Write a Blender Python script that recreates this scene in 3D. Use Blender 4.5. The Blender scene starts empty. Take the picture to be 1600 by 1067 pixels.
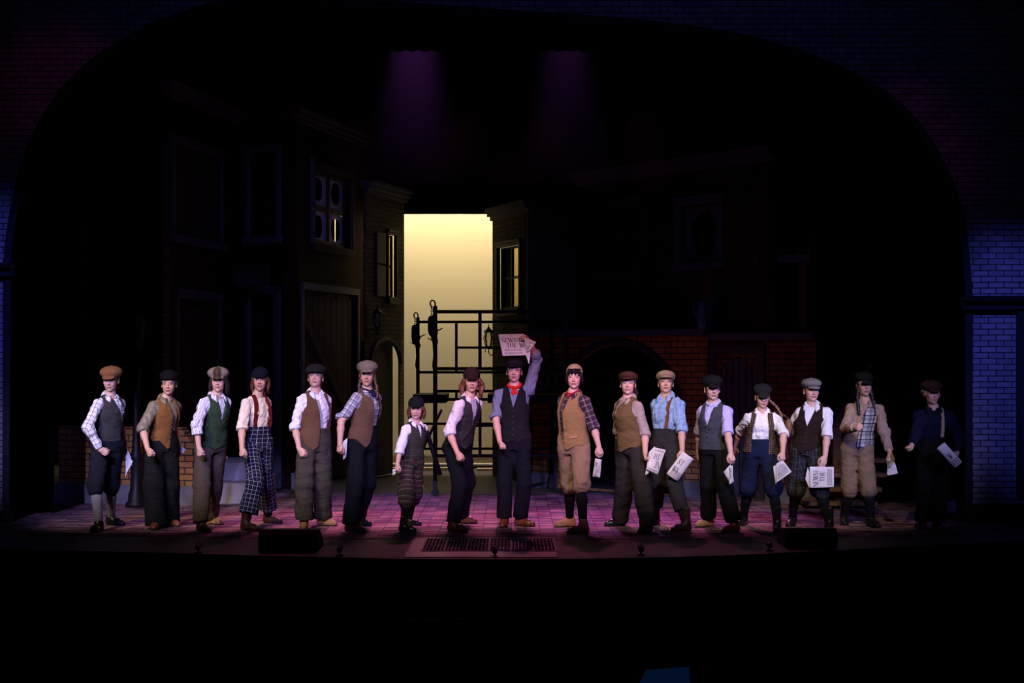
import bpy, math, random
import numpy as np
from mathutils import Vector, Matrix

# ------------------------------------------------------------------ camera, world, light
scn = bpy.context.scene
CAM_BACK, CAM_Z, F_PX, HOR = 17.0, 1.8, 2500.0, 560.0
cam_d = bpy.data.cameras.new('camera'); cam = bpy.data.objects.new('camera', cam_d)
scn.collection.objects.link(cam); scn.camera = cam
cam.location = (0, -CAM_BACK, CAM_Z); cam.rotation_euler = (math.radians(90), 0, 0)
cam_d.sensor_width = 36.0; cam_d.lens = F_PX/1600*36.0; cam_d.shift_y = (HOR-533.5)/1600
cam_d.clip_end = 200
scn.view_settings.view_transform = 'Standard'; scn.view_settings.look = 'None'
scn.view_settings.gamma = 1.0; scn.view_settings.exposure = 0.0
scn.view_settings.use_curve_mapping = False
world = bpy.data.worlds.new('world'); scn.world = world; world.use_nodes = True
world.node_tree.nodes['Background'].inputs[0].default_value = (0.010, 0.012, 0.03, 1)
world.node_tree.nodes['Background'].inputs[1].default_value = 0.02

def spot(name, loc, target, col, energy, radius, size=0.12, blend=0.5):
    """a theatre lantern: radius = beam radius in metres at the target"""
    d = bpy.data.lights.new(name, 'SPOT'); o = bpy.data.objects.new(name, d)
    scn.collection.objects.link(o); o.location = loc
    v = Vector(target)-Vector(loc); o.rotation_euler = v.to_track_quat('-Z', 'Y').to_euler()
    d.spot_size = 2*math.atan(radius/v.length); d.spot_blend = blend
    d.energy = energy; d.color = col; d.shadow_soft_size = size
    return o
def area(name, loc, target, col, energy, sx, sy, spread=180):
    d = bpy.data.lights.new(name, 'AREA'); o = bpy.data.objects.new(name, d)
    scn.collection.objects.link(o); o.location = loc
    v = Vector(target)-Vector(loc); o.rotation_euler = v.to_track_quat('-Z', 'Y').to_euler()
    d.shape = 'RECTANGLE'; d.size = sx; d.size_y = sy; d.energy = energy; d.color = col
    d.spread = math.radians(spread)
    return o

WARM = (1.0, 0.80, 0.58); VIO = (0.38, 0.36, 1.0); MAG = (1.0, 0.10, 0.34)
# front-of-house key lanterns, high, one per stretch of the line
KEY = [(-4.4, .95, WARM), (-3.7, 1.0, WARM), (-2.9, 1.15, WARM), (-1.9, 1.05, (1, .80, .64)), (-0.85, 1.0, (1, .78, .66)),
       (0.15, 0.9, (1, .66, .58)), (1.05, 1.1, (1, .78, .60)), (2.0, 1.0, WARM), (2.9, 0.75, WARM), (3.55, 0.55, WARM)]
for x, e, c in KEY:
    spot('front_key_lantern', (x-3.4+0.22*(x+4.5), -10.5, 8.4), (x, 0, 0.95), c, 2500*e, 1.12, 0.06, 0.6)
# lower balcony-rail lanterns, violet
FILL = [(-4.7, 1.0), (-3.7, 1.0), (-2.6, 1.05), (-1.5, .95), (-0.5, .8), (0.6, .8), (1.7, .95), (2.7, 1.0), (3.5, .65), (4.4, .28)]
for x, e in FILL:
    spot('balcony_violet_lantern', (x-0.6+0.5*(x+4.5), -13.0, 6.3), (x, 0, 1.05), VIO, 6300*e, 1.15, 0.10, 0.9)
# magenta-red side lanterns on the middle of the line
for x, e in [(-2.6, .3), (-1.3, .45), (-0.2, 1.2), (0.7, .85), (1.6, .35)]:
    spot('magenta_side_lantern', (x+3.2, -8.0, 6.0), (x, 0, 1.15), MAG, 800*e, 1.1, 0.10, 0.8)
# overhead magenta back light pooling on the floor
for x, e in [(-3.2, .3), (-2.2, .85), (-1.2, 1.0), (0.0, 1.0), (1.1, 1.0), (2.2, .75), (3.2, .15)]:
    spot('magenta_back_lantern', (x*0.8, 5.2, 6.6), (x, 0.9, 0.0), ((1.0, 0.22, 0.55) if int(x*10) % 2 == 0 else (.75, .20, .85)), 1750*e, 1.5, 0.12, 0.9)
for x, e in [(-2.3, .5), (-.7, 1.1), (.5, 1.0), (1.9, .7)]:
    spot('magenta_apron_lantern', (x*0.8, 5.2, 6.6), (x, -1.5, 0.0), (1.0, .16, .40), 330*e, 1.1, 0.12, 1.0)
# blue wash on the brick arch
spot('blue_side_lantern', (3.2, -5.0, 5.8), (5.6, 0.4, 2.0), (0.11, 0.13, 1.0), 800, 1.35, 0.1, 0.9)
spot('blue_side_lantern', (-3.2, -5.0, 5.8), (-6.0, 0.4, 2.3), (0.11, 0.13, 1.0), 700, 1.5, 0.1, 0.9)
spot('blue_wash_lantern', (0.0, -11.0, 9.5), (0, 0.4, 4.6), (0.16, 0.2, 1.0), 170, 7.0, 0.1, 1.0)
spot('magenta_arch_lantern', (-2.2, -3.0, 6.6), (-4.9, 0.4, 4.9), (1.0, 0.08, 0.35), 19, 0.8, 0.1, 1.0)
spot('magenta_arch_lantern', (2.2, -3.0, 6.6), (4.3, 0.4, 4.3), (1.0, 0.08, 0.5), 18, 0.8, 0.1, 1.0)
# faint blue on the upper storeys of the street set
spot('blue_set_lantern', (2.0, -12.0, 7.5), (-3.0, 4.2, 3.4), (0.26, 0.22, 1.0), 420, 2.0, 0.1, 1.0)
spot('blue_set_lantern', (1.0, -12.0, 6.4), (-2.66, 6.5, 4.0), (0.30, 0.24, 1.0), 750, 1.0, 0.1, 1.0)
spot('blue_set_lantern', (-2.0, -12.0, 7.5), (2.6, 4.0, 3.0), (0.2, 0.22, 1.0), 55, 2.6, 0.1, 1.0)
spot('amber_set_lantern', (-3.0, -12.0, 7.5), (2.9, 3.6, 1.0), (1.0, 0.5, 0.28), 80, 1.9, 0.1, 1.0)
spot('amber_set_lantern', (-6.0, -9.0, 6.5), (-4.7, 2.6, 0.35), (1.0, 0.55, 0.22), 420, 1.0, 0.1, 1.0)
# cyclorama flood just above the opening
area('cyclorama_flood', (-1.1, 8.6, 5.9), (-1.1, 9.2, 2.6), (1.0, 0.80, 0.50), 330, 5.0, 0.25, 150)

# ------------------------------------------------------------------ helpers
def P(px, py, Y=0.0):
    D = Y+CAM_BACK
    return np.array([(px-800)*D/F_PX, Y, CAM_Z-(py-HOR)*D/F_PX])
def G(px, py):
    D = CAM_Z*F_PX/(py-HOR)
    return np.array([(px-800)*D/F_PX, D-CAM_BACK, 0.0])
def XD(px, D):
    return ((px-800)*D/F_PX, D-CAM_BACK)
def unit(v):
    v = np.asarray(v, float); return v/max(1e-9, np.linalg.norm(v))

def link(o, parent=None):
    scn.collection.objects.link(o)
    if parent is not None: o.parent = parent
    return o
def tag(o, label=None, cat=None, group=None, kind=None):
    if label: o['label'] = label
    if cat: o['category'] = cat
    if group: o['group'] = group
    if kind: o['kind'] = kind
    return o
def empty(name, loc, label, cat, group=None, rz=0.0):
    o = bpy.data.objects.new(name, None); link(o); o.location = loc
    o.rotation_euler = (0, 0, rz); o.empty_display_size = 0.1
    return tag(o, label, cat, group)
def mesh_obj(name, V, F, mat, parent=None, smooth=True, origin=None, cols=None, pc=None):
    V = np.asarray(V, float).reshape(-1, 3)
    if origin is not None: V = V-np.asarray(origin)
    me = bpy.data.meshes.new(name)
    if isinstance(F, np.ndarray) and F.ndim == 2:
        n, k = F.shape
        me.vertices.add(len(V)); me.vertices.foreach_set('co', V.astype(np.float32).ravel())
        me.loops.add(n*k); me.loops.foreach_set('vertex_index', F.astype(np.int32).ravel())
        me.polygons.add(n); me.polygons.foreach_set('loop_start', np.arange(0, n*k, k, dtype=np.int32))
        me.polygons.foreach_set('loop_total', np.full(n, k, np.int32))
        me.update(calc_edges=True); me.validate()
    else:
        me.from_pydata([tuple(v) for v in V], [], [tuple(f) for f in F]); me.update()
    if smooth: me.polygons.foreach_set('use_smooth', np.ones(len(me.polygons), bool))
    if cols is not None:
        a = me.attributes.new('col', 'FLOAT_COLOR', 'POINT')
        c = np.ones((len(V), 4), np.float32); c[:, :3] = cols; a.data.foreach_set('color', c.ravel())
    if pc is not None:
        a = me.attributes.new('pc', 'FLOAT_VECTOR', 'POINT')
        a.data.foreach_set('vector', np.asarray(pc, np.float32).ravel())
    if mat is not None: me.materials.append(mat)
    o = bpy.data.objects.new(name, me); link(o, parent)
    return o

class MB:
    """collects simple solids into one mesh"""
    def __init__(s): s.v = []; s.f = []
    def add(s, V, F):
        n = len(s.v); s.v += [tuple(map(float, p)) for p in V]; s.f += [tuple(i+n for i in f) for f in F]; return s
    def box(s, lo, hi, rz=0.0, about=None, bev=0.0):
        (x0, y0, z0), (x1, y1, z1) = lo, hi
        V = [(x0,y0,z0),(x1,y0,z0),(x1,y1,z0),(x0,y1,z0),(x0,y0,z1),(x1,y0,z1),(x1,y1,z1),(x0,y1,z1)]
        return s.add(V, [(0,3,2,1),(4,5,6,7),(0,1,5,4),(1,2,6,5),(2,3,7,6),(3,0,4,7)])
    def bar(s, a, b, w, d=None, up=(0, 0, 1)):
        a = np.asarray(a, float); b = np.asarray(b, float); d = d or w
        t = unit(b-a); x = np.cross(t, up)
        if np.linalg.norm(x) < 1e-4: x = np.cross(t, (1, 0, 0))
        x = unit(x); y = np.cross(x, t)
        V = [a+x*sx*w/2+y*sy*d/2 for sx, sy in ((-1,-1),(1,-1),(1,1),(-1,1))]+[b+x*sx*w/2+y*sy*d/2 for sx, sy in ((-1,-1),(1,-1),(1,1),(-1,1))]
        return s.add(V, [(0,3,2,1),(4,5,6,7),(0,1,5,4),(1,2,6,5),(2,3,7,6),(3,0,4,7)])
    def tube(s, pts, r, n=10, closed=False, cap=True):
        pts = [np.asarray(p, float) for p in pts]; m = len(pts)
        rr = r if hasattr(r, '__len__') else [r]*m
        ring = []; px = None
        for i, p in enumerate(pts):
            t = unit(pts[min(i+1, m-1)]-pts[max(i-1, 0)])
            x = np.cross(t, (0, 0, 1)) if px is None else px-t*np.dot(px, t)
            if np.linalg.norm(x) < 1e-3: x = np.cross(t, (1, 0, 0))
            x = unit(x); px = x; y = np.cross(t, x)
            ring.append([p+rr[i]*(math.cos(k*2*math.pi/n)*x+math.sin(k*2*math.pi/n)*y) for k in range(n)])
        V = [q for R in ring for q in R]; F = []
        for i in range(m-1):
            for k in range(n):
                F.append((i*n+k, i*n+(k+1) % n, (i+1)*n+(k+1) % n, (i+1)*n+k))
        if cap: F.append(tuple(range(n))[::-1]); F.append(tuple((m-1)*n+k for k in range(n)))
        return s.add(V, F)
    def lathe(s, prof, c=(0, 0, 0), n=24):
        V = []; m = len(prof)
        for r, z in prof:
            for k in range(n):
                a = 2*math.pi*k/n; V.append((c[0]+r*math.cos(a), c[1]+r*math.sin(a), c[2]+z))
        F = [(i*n+k, i*n+(k+1) % n, (i+1)*n+(k+1) % n, (i+1)*n+k) for i in range(m-1) for k in range(n)]
        F.append(tuple(range(n))[::-1]); F.append(tuple((m-1)*n+k for k in range(n)))
        return s.add(V, F)
    def build(s, name, mat, parent=None, smooth=False):
        return mesh_obj(name, s.v, s.f, mat, parent, smooth)

def flat_shape(name, loops, thick, mat, M, parent=None):
    """outline with holes, given real thickness; lies in local XY, placed by matrix M; front face at local z=0"""
    cu = bpy.data.curves.new(name, 'CURVE'); cu.dimensions = '2D'; cu.fill_mode = 'BOTH'; cu.extrude = thick/2
    for L in loops:
        sp = cu.splines.new('POLY'); sp.points.add(len(L)-1)
        for i, (x, y) in enumerate(L): sp.points[i].co = (x, y, 0, 1)
        sp.use_cyclic_u = True
    tmp = bpy.data.objects.new(name, cu); scn.collection.objects.link(tmp)
    dg = bpy.context.evaluated_depsgraph_get(); dg.update()
    me = bpy.data.meshes.new_from_object(tmp.evaluated_get(dg))
    bpy.data.objects.remove(tmp); bpy.data.curves.remove(cu)
    me.name = name; me.transform(Matrix.Translation((0, 0, -thick/2)))
    me.materials.clear(); me.materials.append(mat)
    o = bpy.data.objects.new(name, me); link(o, parent); o.matrix_local = M
    return o
def arc(cx, cy, rx, ry, a0, a1, n=24):
    return [(cx+rx*math.cos(math.radians(a0+(a1-a0)*i/n)), cy+ry*math.sin(math.radians(a0+(a1-a0)*i/n))) for i in range(n+1)]

# ------------------------------------------------------------------ materials
def new_mat(name):
    m = bpy.data.materials.new(name); m.use_nodes = True
    nt = m.node_tree; b = nt.nodes['Principled BSDF']; return m, nt, b
def nd(nt, t, **kw):
    n = nt.nodes.new(t)
    for k, v in kw.items(): setattr(n, k, v)
    return n
def math_n(nt, op, a, b=None, c=None):
    n = nd(nt, 'ShaderNodeMath', operation=op)
    for i, q in enumerate((a, b, c)):
        if q is None: continue
        if isinstance(q, (int, float)): n.inputs[i].default_value = q
        else: nt.links.new(q, n.inputs[i])
    return n.outputs[0]
def mix_n(nt, fac, a, b, mode='MIX'):
    n = nd(nt, 'ShaderNodeMix', data_type='RGBA', blend_type=mode)
    for i, q in ((0, fac), (6, a), (7, b)):
        if isinstance(q, (int, float)): n.inputs[i].default_value = q
        elif isinstance(q, tuple): n.inputs[i].default_value = (*q[:3], 1)
        else: nt.links.new(q, n.inputs[i])
    return n.outputs[2]
def bump_n(nt, b, height, strength=0.3, dist=0.01):
    n = nd(nt, 'ShaderNodeBump'); n.inputs['Strength'].default_value = strength; n.inputs['Distance'].default_value = dist
    nt.links.new(height, n.inputs['Height']); nt.links.new(n.outputs[0], b.inputs['Normal'])
def noise_n(nt, scale, detail=3, vec=None, rough=0.5):
    n = nd(nt, 'ShaderNodeTexNoise'); n.inputs['Scale'].default_value = scale; n.inputs['Detail'].default_value = detail
    n.inputs['Roughness'].default_value = rough
    if vec is not None: nt.links.new(vec, n.inputs['Vector'])
    return n.outputs[0]
def plain(name, col, rough=0.7, metal=0.0, var=0.25, scale=9.0, bump=0.15, spec=0.3):
    m, nt, b = new_mat(name)
    tc = nd(nt, 'ShaderNodeTexCoord').outputs['Object']
    f = noise_n(nt, scale, 4, tc)
    dk = tuple(c*(1-var) for c in col); lt = tuple(min(1, c*(1+var)) for c in col)
    nt.links.new(mix_n(nt, f, dk, lt), b.inputs['Base Color'])
    b.inputs['Roughness'].default_value = rough; b.inputs['Metallic'].default_value = metal
    b.inputs['Specular IOR Level'].default_value = spec
    if bump: bump_n(nt, b, noise_n(nt, scale*6, 3, tc), bump, 0.01)
    return m
def brick(name, c1, c2, mortar, bw=0.21, rh=0.07, ms=0.008, axes='xy', rough=0.85, squash=0.0, bump=0.6, stain=0.5):
    m, nt, b = new_mat(name)
    tc = nd(nt, 'ShaderNodeTexCoord').outputs['Object']
    sep = nd(nt, 'ShaderNodeSeparateXYZ'); nt.links.new(tc, sep.inputs[0])
    cmb = nd(nt, 'ShaderNodeCombineXYZ')
    nt.links.new(sep.outputs['xyz'.index(axes[0])], cmb.inputs[0]); nt.links.new(sep.outputs['xyz'.index(axes[1])], cmb.inputs[1])
    wob = nd(nt, 'ShaderNodeVectorMath', operation='SCALE')
    nz = nd(nt, 'ShaderNodeTexNoise'); nz.inputs['Scale'].default_value = 3.0; nt.links.new(cmb.outputs[0], nz.inputs['Vector'])
    nt.links.new(nz.outputs['Color'], wob.inputs[0]); wob.inputs['Scale'].default_value = 0.012
    add = nd(nt, 'ShaderNodeVectorMath', operation='ADD'); nt.links.new(cmb.outputs[0], add.inputs[0]); nt.links.new(wob.outputs[0], add.inputs[1])
    br = nd(nt, 'ShaderNodeTexBrick'); nt.links.new(add.outputs[0], br.inputs['Vector'])
    br.inputs['Color1'].default_value = (*c1, 1); br.inputs['Color2'].default_value = (*c2, 1); br.inputs['Mortar'].default_value = (*mortar, 1)
    br.inputs['Scale'].default_value = 1.0; br.inputs['Mortar Size'].default_value = ms; br.inputs['Mortar Smooth'].default_value = 0.2
    br.inputs['Brick Width'].default_value = bw; br.inputs['Row Height'].default_value = rh; br.inputs['Bias'].default_value = 0.0
    f = noise_n(nt, 2.2, 5, cmb.outputs[0])
    g = math_n(nt, 'MULTIPLY_ADD', f, stain*2, 1-stain)
    n = nd(nt, 'ShaderNodeMix', data_type='RGBA', blend_type='MULTIPLY'); n.inputs[0].default_value = 1.0
    nt.links.new(br.outputs['Color'], n.inputs[6]); nt.links.new(g, n.inputs[7])
    nt.links.new(n.outputs[2], b.inputs['Base Color']); b.inputs['Roughness'].default_value = rough
    b.inputs['Specular IOR Level'].default_value = 0.06
    h = math_n(nt, 'SUBTRACT', noise_n(nt, 40, 3, cmb.outputs[0]), math_n(nt, 'MULTIPLY', br.outputs['Fac'], 1.5))
    bump_n(nt, b, h, bump, 0.008)
    return m

_cc = {}
def cloth(name, base, lines=(), rough=0.92, var=0.12, weave=0.3, spec=0.08, crease=0.4):
    """fabric; lines = (axis, period, width, offset, colour, strength) drawn in garment coordinates"""
    m, nt, b = new_mat(name)
    at = nd(nt, 'ShaderNodeAttribute', attribute_name='pc'); sep = nd(nt, 'ShaderNodeSeparateXYZ')
    nt.links.new(at.outputs['Vector'], sep.inputs[0])
    tc = nd(nt, 'ShaderNodeTexCoord').outputs['Object']
    if max(base) < .13: base = tuple(c*.55 for c in base)
    f = noise_n(nt, 14, 4, tc)
    cur = mix_n(nt, f, tuple(c*(1-var) for c in base), tuple(min(1, c*(1+var)) for c in base))
    for ax, per, w, off, col, st in lines:
        q = math_n(nt, 'FRACT', math_n(nt, 'MULTIPLY_ADD', sep.outputs[ax], 1.0/per, off+50.0))
        k = math_n(nt, 'MULTIPLY', math_n(nt, 'LESS_THAN', q, w/per), st)
        cur = mix_n(nt, k, cur, col)
    nt.links.new(cur, b.inputs['Base Color'])
    b.inputs['Roughness'].default_value = rough; b.inputs['Specular IOR Level'].default_value = spec
    b.inputs['Sheen Weight'].default_value = 0.0
    w = noise_n(nt, 260, 2, tc)
    mp = nd(nt, 'ShaderNodeMapping'); nt.links.new(tc, mp.inputs[0]); mp.inputs['Rotation'].default_value = (.3, .5, .4); mp.inputs['Scale'].default_value = (1, 1, 1.7)
    n2 = nd(nt, 'ShaderNodeTexNoise'); n2.inputs['Scale'].default_value = 6.5; n2.inputs['Detail'].default_value = 2.5; n2.inputs['Distortion'].default_value = 1.6; nt.links.new(mp.outputs[0], n2.inputs['Vector'])
    bb = nd(nt, 'ShaderNodeBump'); bb.inputs['Strength'].default_value = crease; bb.inputs['Distance'].default_value = 0.035; nt.links.new(n2.outputs[0], bb.inputs['Height'])
    b2 = nd(nt, 'ShaderNodeBump'); b2.inputs['Strength'].default_value = weave; b2.inputs['Distance'].default_value = 0.004; nt.links.new(w, b2.inputs['Height']); nt.links.new(bb.outputs[0], b2.inputs['Normal']); nt.links.new(b2.outputs[0], b.inputs['Normal'])
    return m
def attr_mat(name, rough=0.5, spec=0.35, sss=0.0):
    m, nt, b = new_mat(name)
    at = nd(nt, 'ShaderNodeAttribute', attribute_name='col'); nt.links.new(at.outputs['Color'], b.inputs['Base Color'])
    b.inputs['Roughness'].default_value = rough; b.inputs['Specular IOR Level'].default_value = spec
    if sss:
        b.inputs['Subsurface Weight'].default_value = sss; b.inputs['Subsurface Radius'].default_value = (1, .35, .2); b.inputs['Subsurface Scale'].default_value = 0.01
    tc = nd(nt, 'ShaderNodeTexCoord').outputs['Object']; bump_n(nt, b, noise_n(nt, 180, 2, tc), 0.08, 0.003)
    return m
def hair_mat(name, col):
    m, nt, b = new_mat(name)
    tc = nd(nt, 'ShaderNodeTexCoord').outputs['Object']
    mp = nd(nt, 'ShaderNodeMapping'); nt.links.new(tc, mp.inputs[0]); mp.inputs['Scale'].default_value = (1, 1, 0.12)
    f = noise_n(nt, 160, 3, mp.outputs[0])
    nt.links.new(mix_n(nt, f, tuple(c*.25 for c in col), tuple(min(1, c*1.0) for c in col)), b.inputs['Base Color'])
    b.inputs['Roughness'].default_value = 0.45; bump_n(nt, b, f, 0.6, 0.004)
    return m

# ------------------------------------------------------------------ implicit-surface modeller for bodies and clothing
class Vol:
    def __init__(s, pts, pad, h):
        pts = np.asarray(pts, float).reshape(-1, 3); lo = pts.min(0)-pad; hi = pts.max(0)+pad
        s.h = h; s.lo = lo; n = np.ceil((hi-lo)/h).astype(int)+2
        s.ax = [(lo[i]+h*np.arange(n[i])).astype(np.float32) for i in range(3)]
        s.F = np.full(tuple(n), 0.3, np.float32)
    def sub(s, lo, hi):
        sl = []
        for i in range(3):
            a = int(max(0, math.floor((lo[i]-s.lo[i])/s.h))); b = int(min(len(s.ax[i]), math.ceil((hi[i]-s.lo[i])/s.h)+1))
            if b <= a: return None
            sl.append(slice(a, b))
        return tuple(sl), s.ax[0][sl[0]][:, None, None], s.ax[1][sl[1]][None, :, None], s.ax[2][sl[2]][None, None, :]
    def all(s): return s.sub(s.lo, s.lo+s.h*np.array(s.F.shape))
    def uni(s, sl, d, k):
        f = s.F[sl]
        if k > 0:
            hh = np.maximum(k-np.abs(f-d), 0)/k; s.F[sl] = np.minimum(f, d)-hh*hh*(k*.25)
        else: s.F[sl] = np.minimum(f, d)
    def dif(s, sl, d, k=0.0):
        f = s.F[sl]; d = -d
        if k > 0:
            hh = np.maximum(k-np.abs(f-d), 0)/k; s.F[sl] = np.maximum(f, d)+hh*hh*(k*.25)
        else: s.F[sl] = np.maximum(f, d)
    def cap(s, a, b, ra, rb=None, k=0.02, clips=(), neg=False, flat=None):
        a = np.asarray(a, float); b = np.asarray(b, float); rb = ra if rb is None else rb
        m = max(ra, rb)+k+2*s.h
        q = s.sub(np.minimum(a, b)-m, np.maximum(a, b)+m)
        if q is None: return
        sl, X, Y, Z = q; ba = b-a; L2 = max(1e-9, float(ba@ba))
        x, y, z = X-a[0], Y-a[1], Z-a[2]
        t = np.clip((x*ba[0]+y*ba[1]+z*ba[2])/L2, 0, 1)
        d = np.sqrt((x-t*ba[0])**2+(y-t*ba[1])**2+(z-t*ba[2])**2)-(ra+(rb-ra)*t)
        for (p, n) in clips:
            d = np.maximum(d, (X-p[0])*n[0]+(Y-p[1])*n[1]+(Z-p[2])*n[2])
        s.dif(sl, d, k) if neg else s.uni(sl, d, k)
    def ell(s, c, r, R=None, k=0.02, neg=False, clips=()):
        c = np.asarray(c, float); r = np.asarray(r, float); R = np.eye(3) if R is None else R
        ext = np.sqrt(((R*r[None, :])**2).sum(1))+k+2*s.h
        q = s.sub(c-ext, c+ext)
        if q is None: return
        sl, X, Y, Z = q; x, y, z = X-c[0], Y-c[1], Z-c[2]
        g = 0; g2 = 0
        for i in range(3):
            l = (x*R[0, i]+y*R[1, i]+z*R[2, i]); g = g+(l/r[i])**2; g2 = g2+(l/r[i]**2)**2
        g = np.sqrt(g)+1e-6; d = g*(g-1)/np.maximum(np.sqrt(g2), 1e-6)
        for (p, n) in clips:
            d = np.maximum(d, (X-p[0])*n[0]+(Y-p[1])*n[1]+(Z-p[2])*n[2])
        s.dif(sl, d, k) if neg else s.uni(sl, d, k)
    def chain(s, pts, rs, k=0.01):
        for i in range(len(pts)-1):
            s.cap(pts[i], pts[i+1], rs[i], rs[i+1], k)
    def loft(s, L, off, z0, z1, k=0.02):
        m = 0.36
        q = s.sub((L.cx.min()-m, L.cy.min()-m, z0-k), (L.cx.max()+m, L.cy.max()+m, z1+k))
        if q is None: return
        sl, X, Y, Z = q
        u, v, a, b = L.uv(X, Y, Z); a = a+off; b = b+off
        d = (np.sqrt((u/a)**2+(v/b)**2)-1)*np.minimum(a, b)
        d = np.maximum(d, np.maximum(z0-Z, Z-z1))
        s.uni(sl, d, k)
    def noise(s, amp, seed, wl=0.10, aniso=(1, 1, 1)):
        rs = np.random.RandomState(seed); sl, X, Y, Z = s.all()
        n = 0
        for i in range(5):
            d = rs.normal(size=3)*np.array(aniso); d /= np.linalg.norm(d)
            w = 2*math.pi/(wl*(0.55+0.9*rs.rand())); ph = rs.rand(3)*6.28
            n = n+np.sin(w*(d[0]*X+d[1]*Y+d[2]*Z)+ph[0]+1.6*np.sin(0.45*w*(d[1]*X-d[0]*Y+.6*d[2]*Z)+ph[1]))
        n = n/5
        s.F += (amp*(n+0.6*np.maximum(n, 0))).astype(np.float32)
    def sample(s, p):
        g = (np.asarray(p)-s.lo)/s.h; i = np.floor(g).astype(int); f = g-i
        if (i < 0).any() or (i >= np.array(s.F.shape)-1).any(): return 0.3
        c = s.F[i[0]:i[0]+2, i[1]:i[1]+2, i[2]:i[2]+2]
        c = c[0]*(1-f[0])+c[1]*f[0]; c = c[0]*(1-f[1])+c[1]*f[1]; return float(c[0]*(1-f[2])+c[1]*f[2])
    def hit(s, p, d, maxd=0.6):
        p = np.asarray(p, float); d = unit(d); t = 0
        while t < maxd:
            if s.sample(p+d*t) < 0: return p+d*t
            t += 0.004
        return None
    def mesh(s):
        F = s.F.copy(); F[0] = F[-1] = .3; F[:, 0] = F[:, -1] = .3; F[:, :, 0] = F[:, :, -1] = .3
        S = F < 0; c = np.zeros(tuple(np.array(F.shape)-1), np.int8)
        offs = [(i, j, k) for i in (0, 1) for j in (0, 1) for k in (0, 1)]
        nx, ny, nz = c.shape
        for i, j, k in offs: c += S[i:nx+i, j:ny+j, k:nz+k]
        act = (c > 0) & (c < 8); I = np.argwhere(act)
        if len(I) == 0: return np.zeros((0, 3)), np.zeros((0, 4), int)
        idx = np.full(c.shape, -1, np.int32); idx[act] = np.arange(len(I))
        val = {o: F[I[:, 0]+o[0], I[:, 1]+o[1], I[:, 2]+o[2]] for o in offs}
        acc = np.zeros((len(I), 3)); cnt = np.zeros(len(I))
        for o in offs:
            for a in range(3):
                if o[a] == 1: continue
                p = list(o); p[a] = 1; p = tuple(p)
                v0, v1 = val[o], val[p]; mk = (v0 < 0) != (v1 < 0)
                t = v0[mk]/(v0[mk]-v1[mk]); q = np.zeros((mk.sum(), 3))
                for b in range(3): q[:, b] = o[b]
                q[:, a] += t; acc[mk] += q; cnt[mk] += 1
        V = s.lo+s.h*(I+acc/cnt[:, None])
        Q = []
        for a in range(3):
            b, cc = (a+1) % 3, (a+2) % 3
            s0 = [slice(1, -1)]*3; s0[a] = slice(0, -1); s1 = list(s0); s1[a] = slice(1, None)
            A = S[tuple(s0)]; B = S[tuple(s1)]
            E = np.argwhere(A != B)
            if len(E) == 0: continue
            sg = A[E[:, 0], E[:, 1], E[:, 2]]
            base = E.copy(); base[:, b] += 1; base[:, cc] += 1
            def cell(db, dc):
                t = base.copy(); t[:, b] += db; t[:, cc] += dc; return idx[t[:, 0], t[:, 1], t[:, 2]]
            q = np.stack([cell(-1, -1), cell(0, -1), cell(0, 0), cell(-1, 0)], 1)
            q[~sg] = q[~sg][:, ::-1]; Q.append(q)
        Q = np.concatenate(Q); Q = Q[(Q >= 0).all(1)]
        return V, Q

class Loft:
    """elliptic cross sections stacked in z: centre, half width, half depth, heading"""
    def __init__(s, rows):
        r = np.array(sorted(rows), float); s.z, s.cx, s.cy, s.a, s.b, s.th = r.T
    def at(s, z): return [np.interp(z, s.z, q) for q in (s.cx, s.cy, s.a, s.b, s.th)]
    def uv(s, X, Y, Z):
        cx, cy, a, b, th = [q.astype(np.float32) if hasattr(q, 'astype') else q for q in s.at(Z)]
        c, n = np.cos(th), np.sin(th)
        return (X-cx)*c+(Y-cy)*n, -(X-cx)*n+(Y-cy)*c, a, b
    def point(s, u, v, z):
        cx, cy, a, b, th = s.at(z); c, n = math.cos(th), math.sin(th)
        return np.array([cx+u*c-v*n, cy+u*n+v*c, z])
    def front(s, z):
        th = s.at(z)[4]; return np.array([math.sin(th), -math.cos(th), 0])

def Rz(a): c, s = math.cos(a), math.sin(a); return np.array([[c, -s, 0], [s, c, 0], [0, 0, 1.]])
def Rx(a): c, s = math.cos(a), math.sin(a); return np.array([[1., 0, 0], [0, c, -s], [0, s, c]])
def Ry(a): c, s = math.cos(a), math.sin(a); return np.array([[c, 0, s], [0, 1., 0], [-s, 0, c]])

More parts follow.
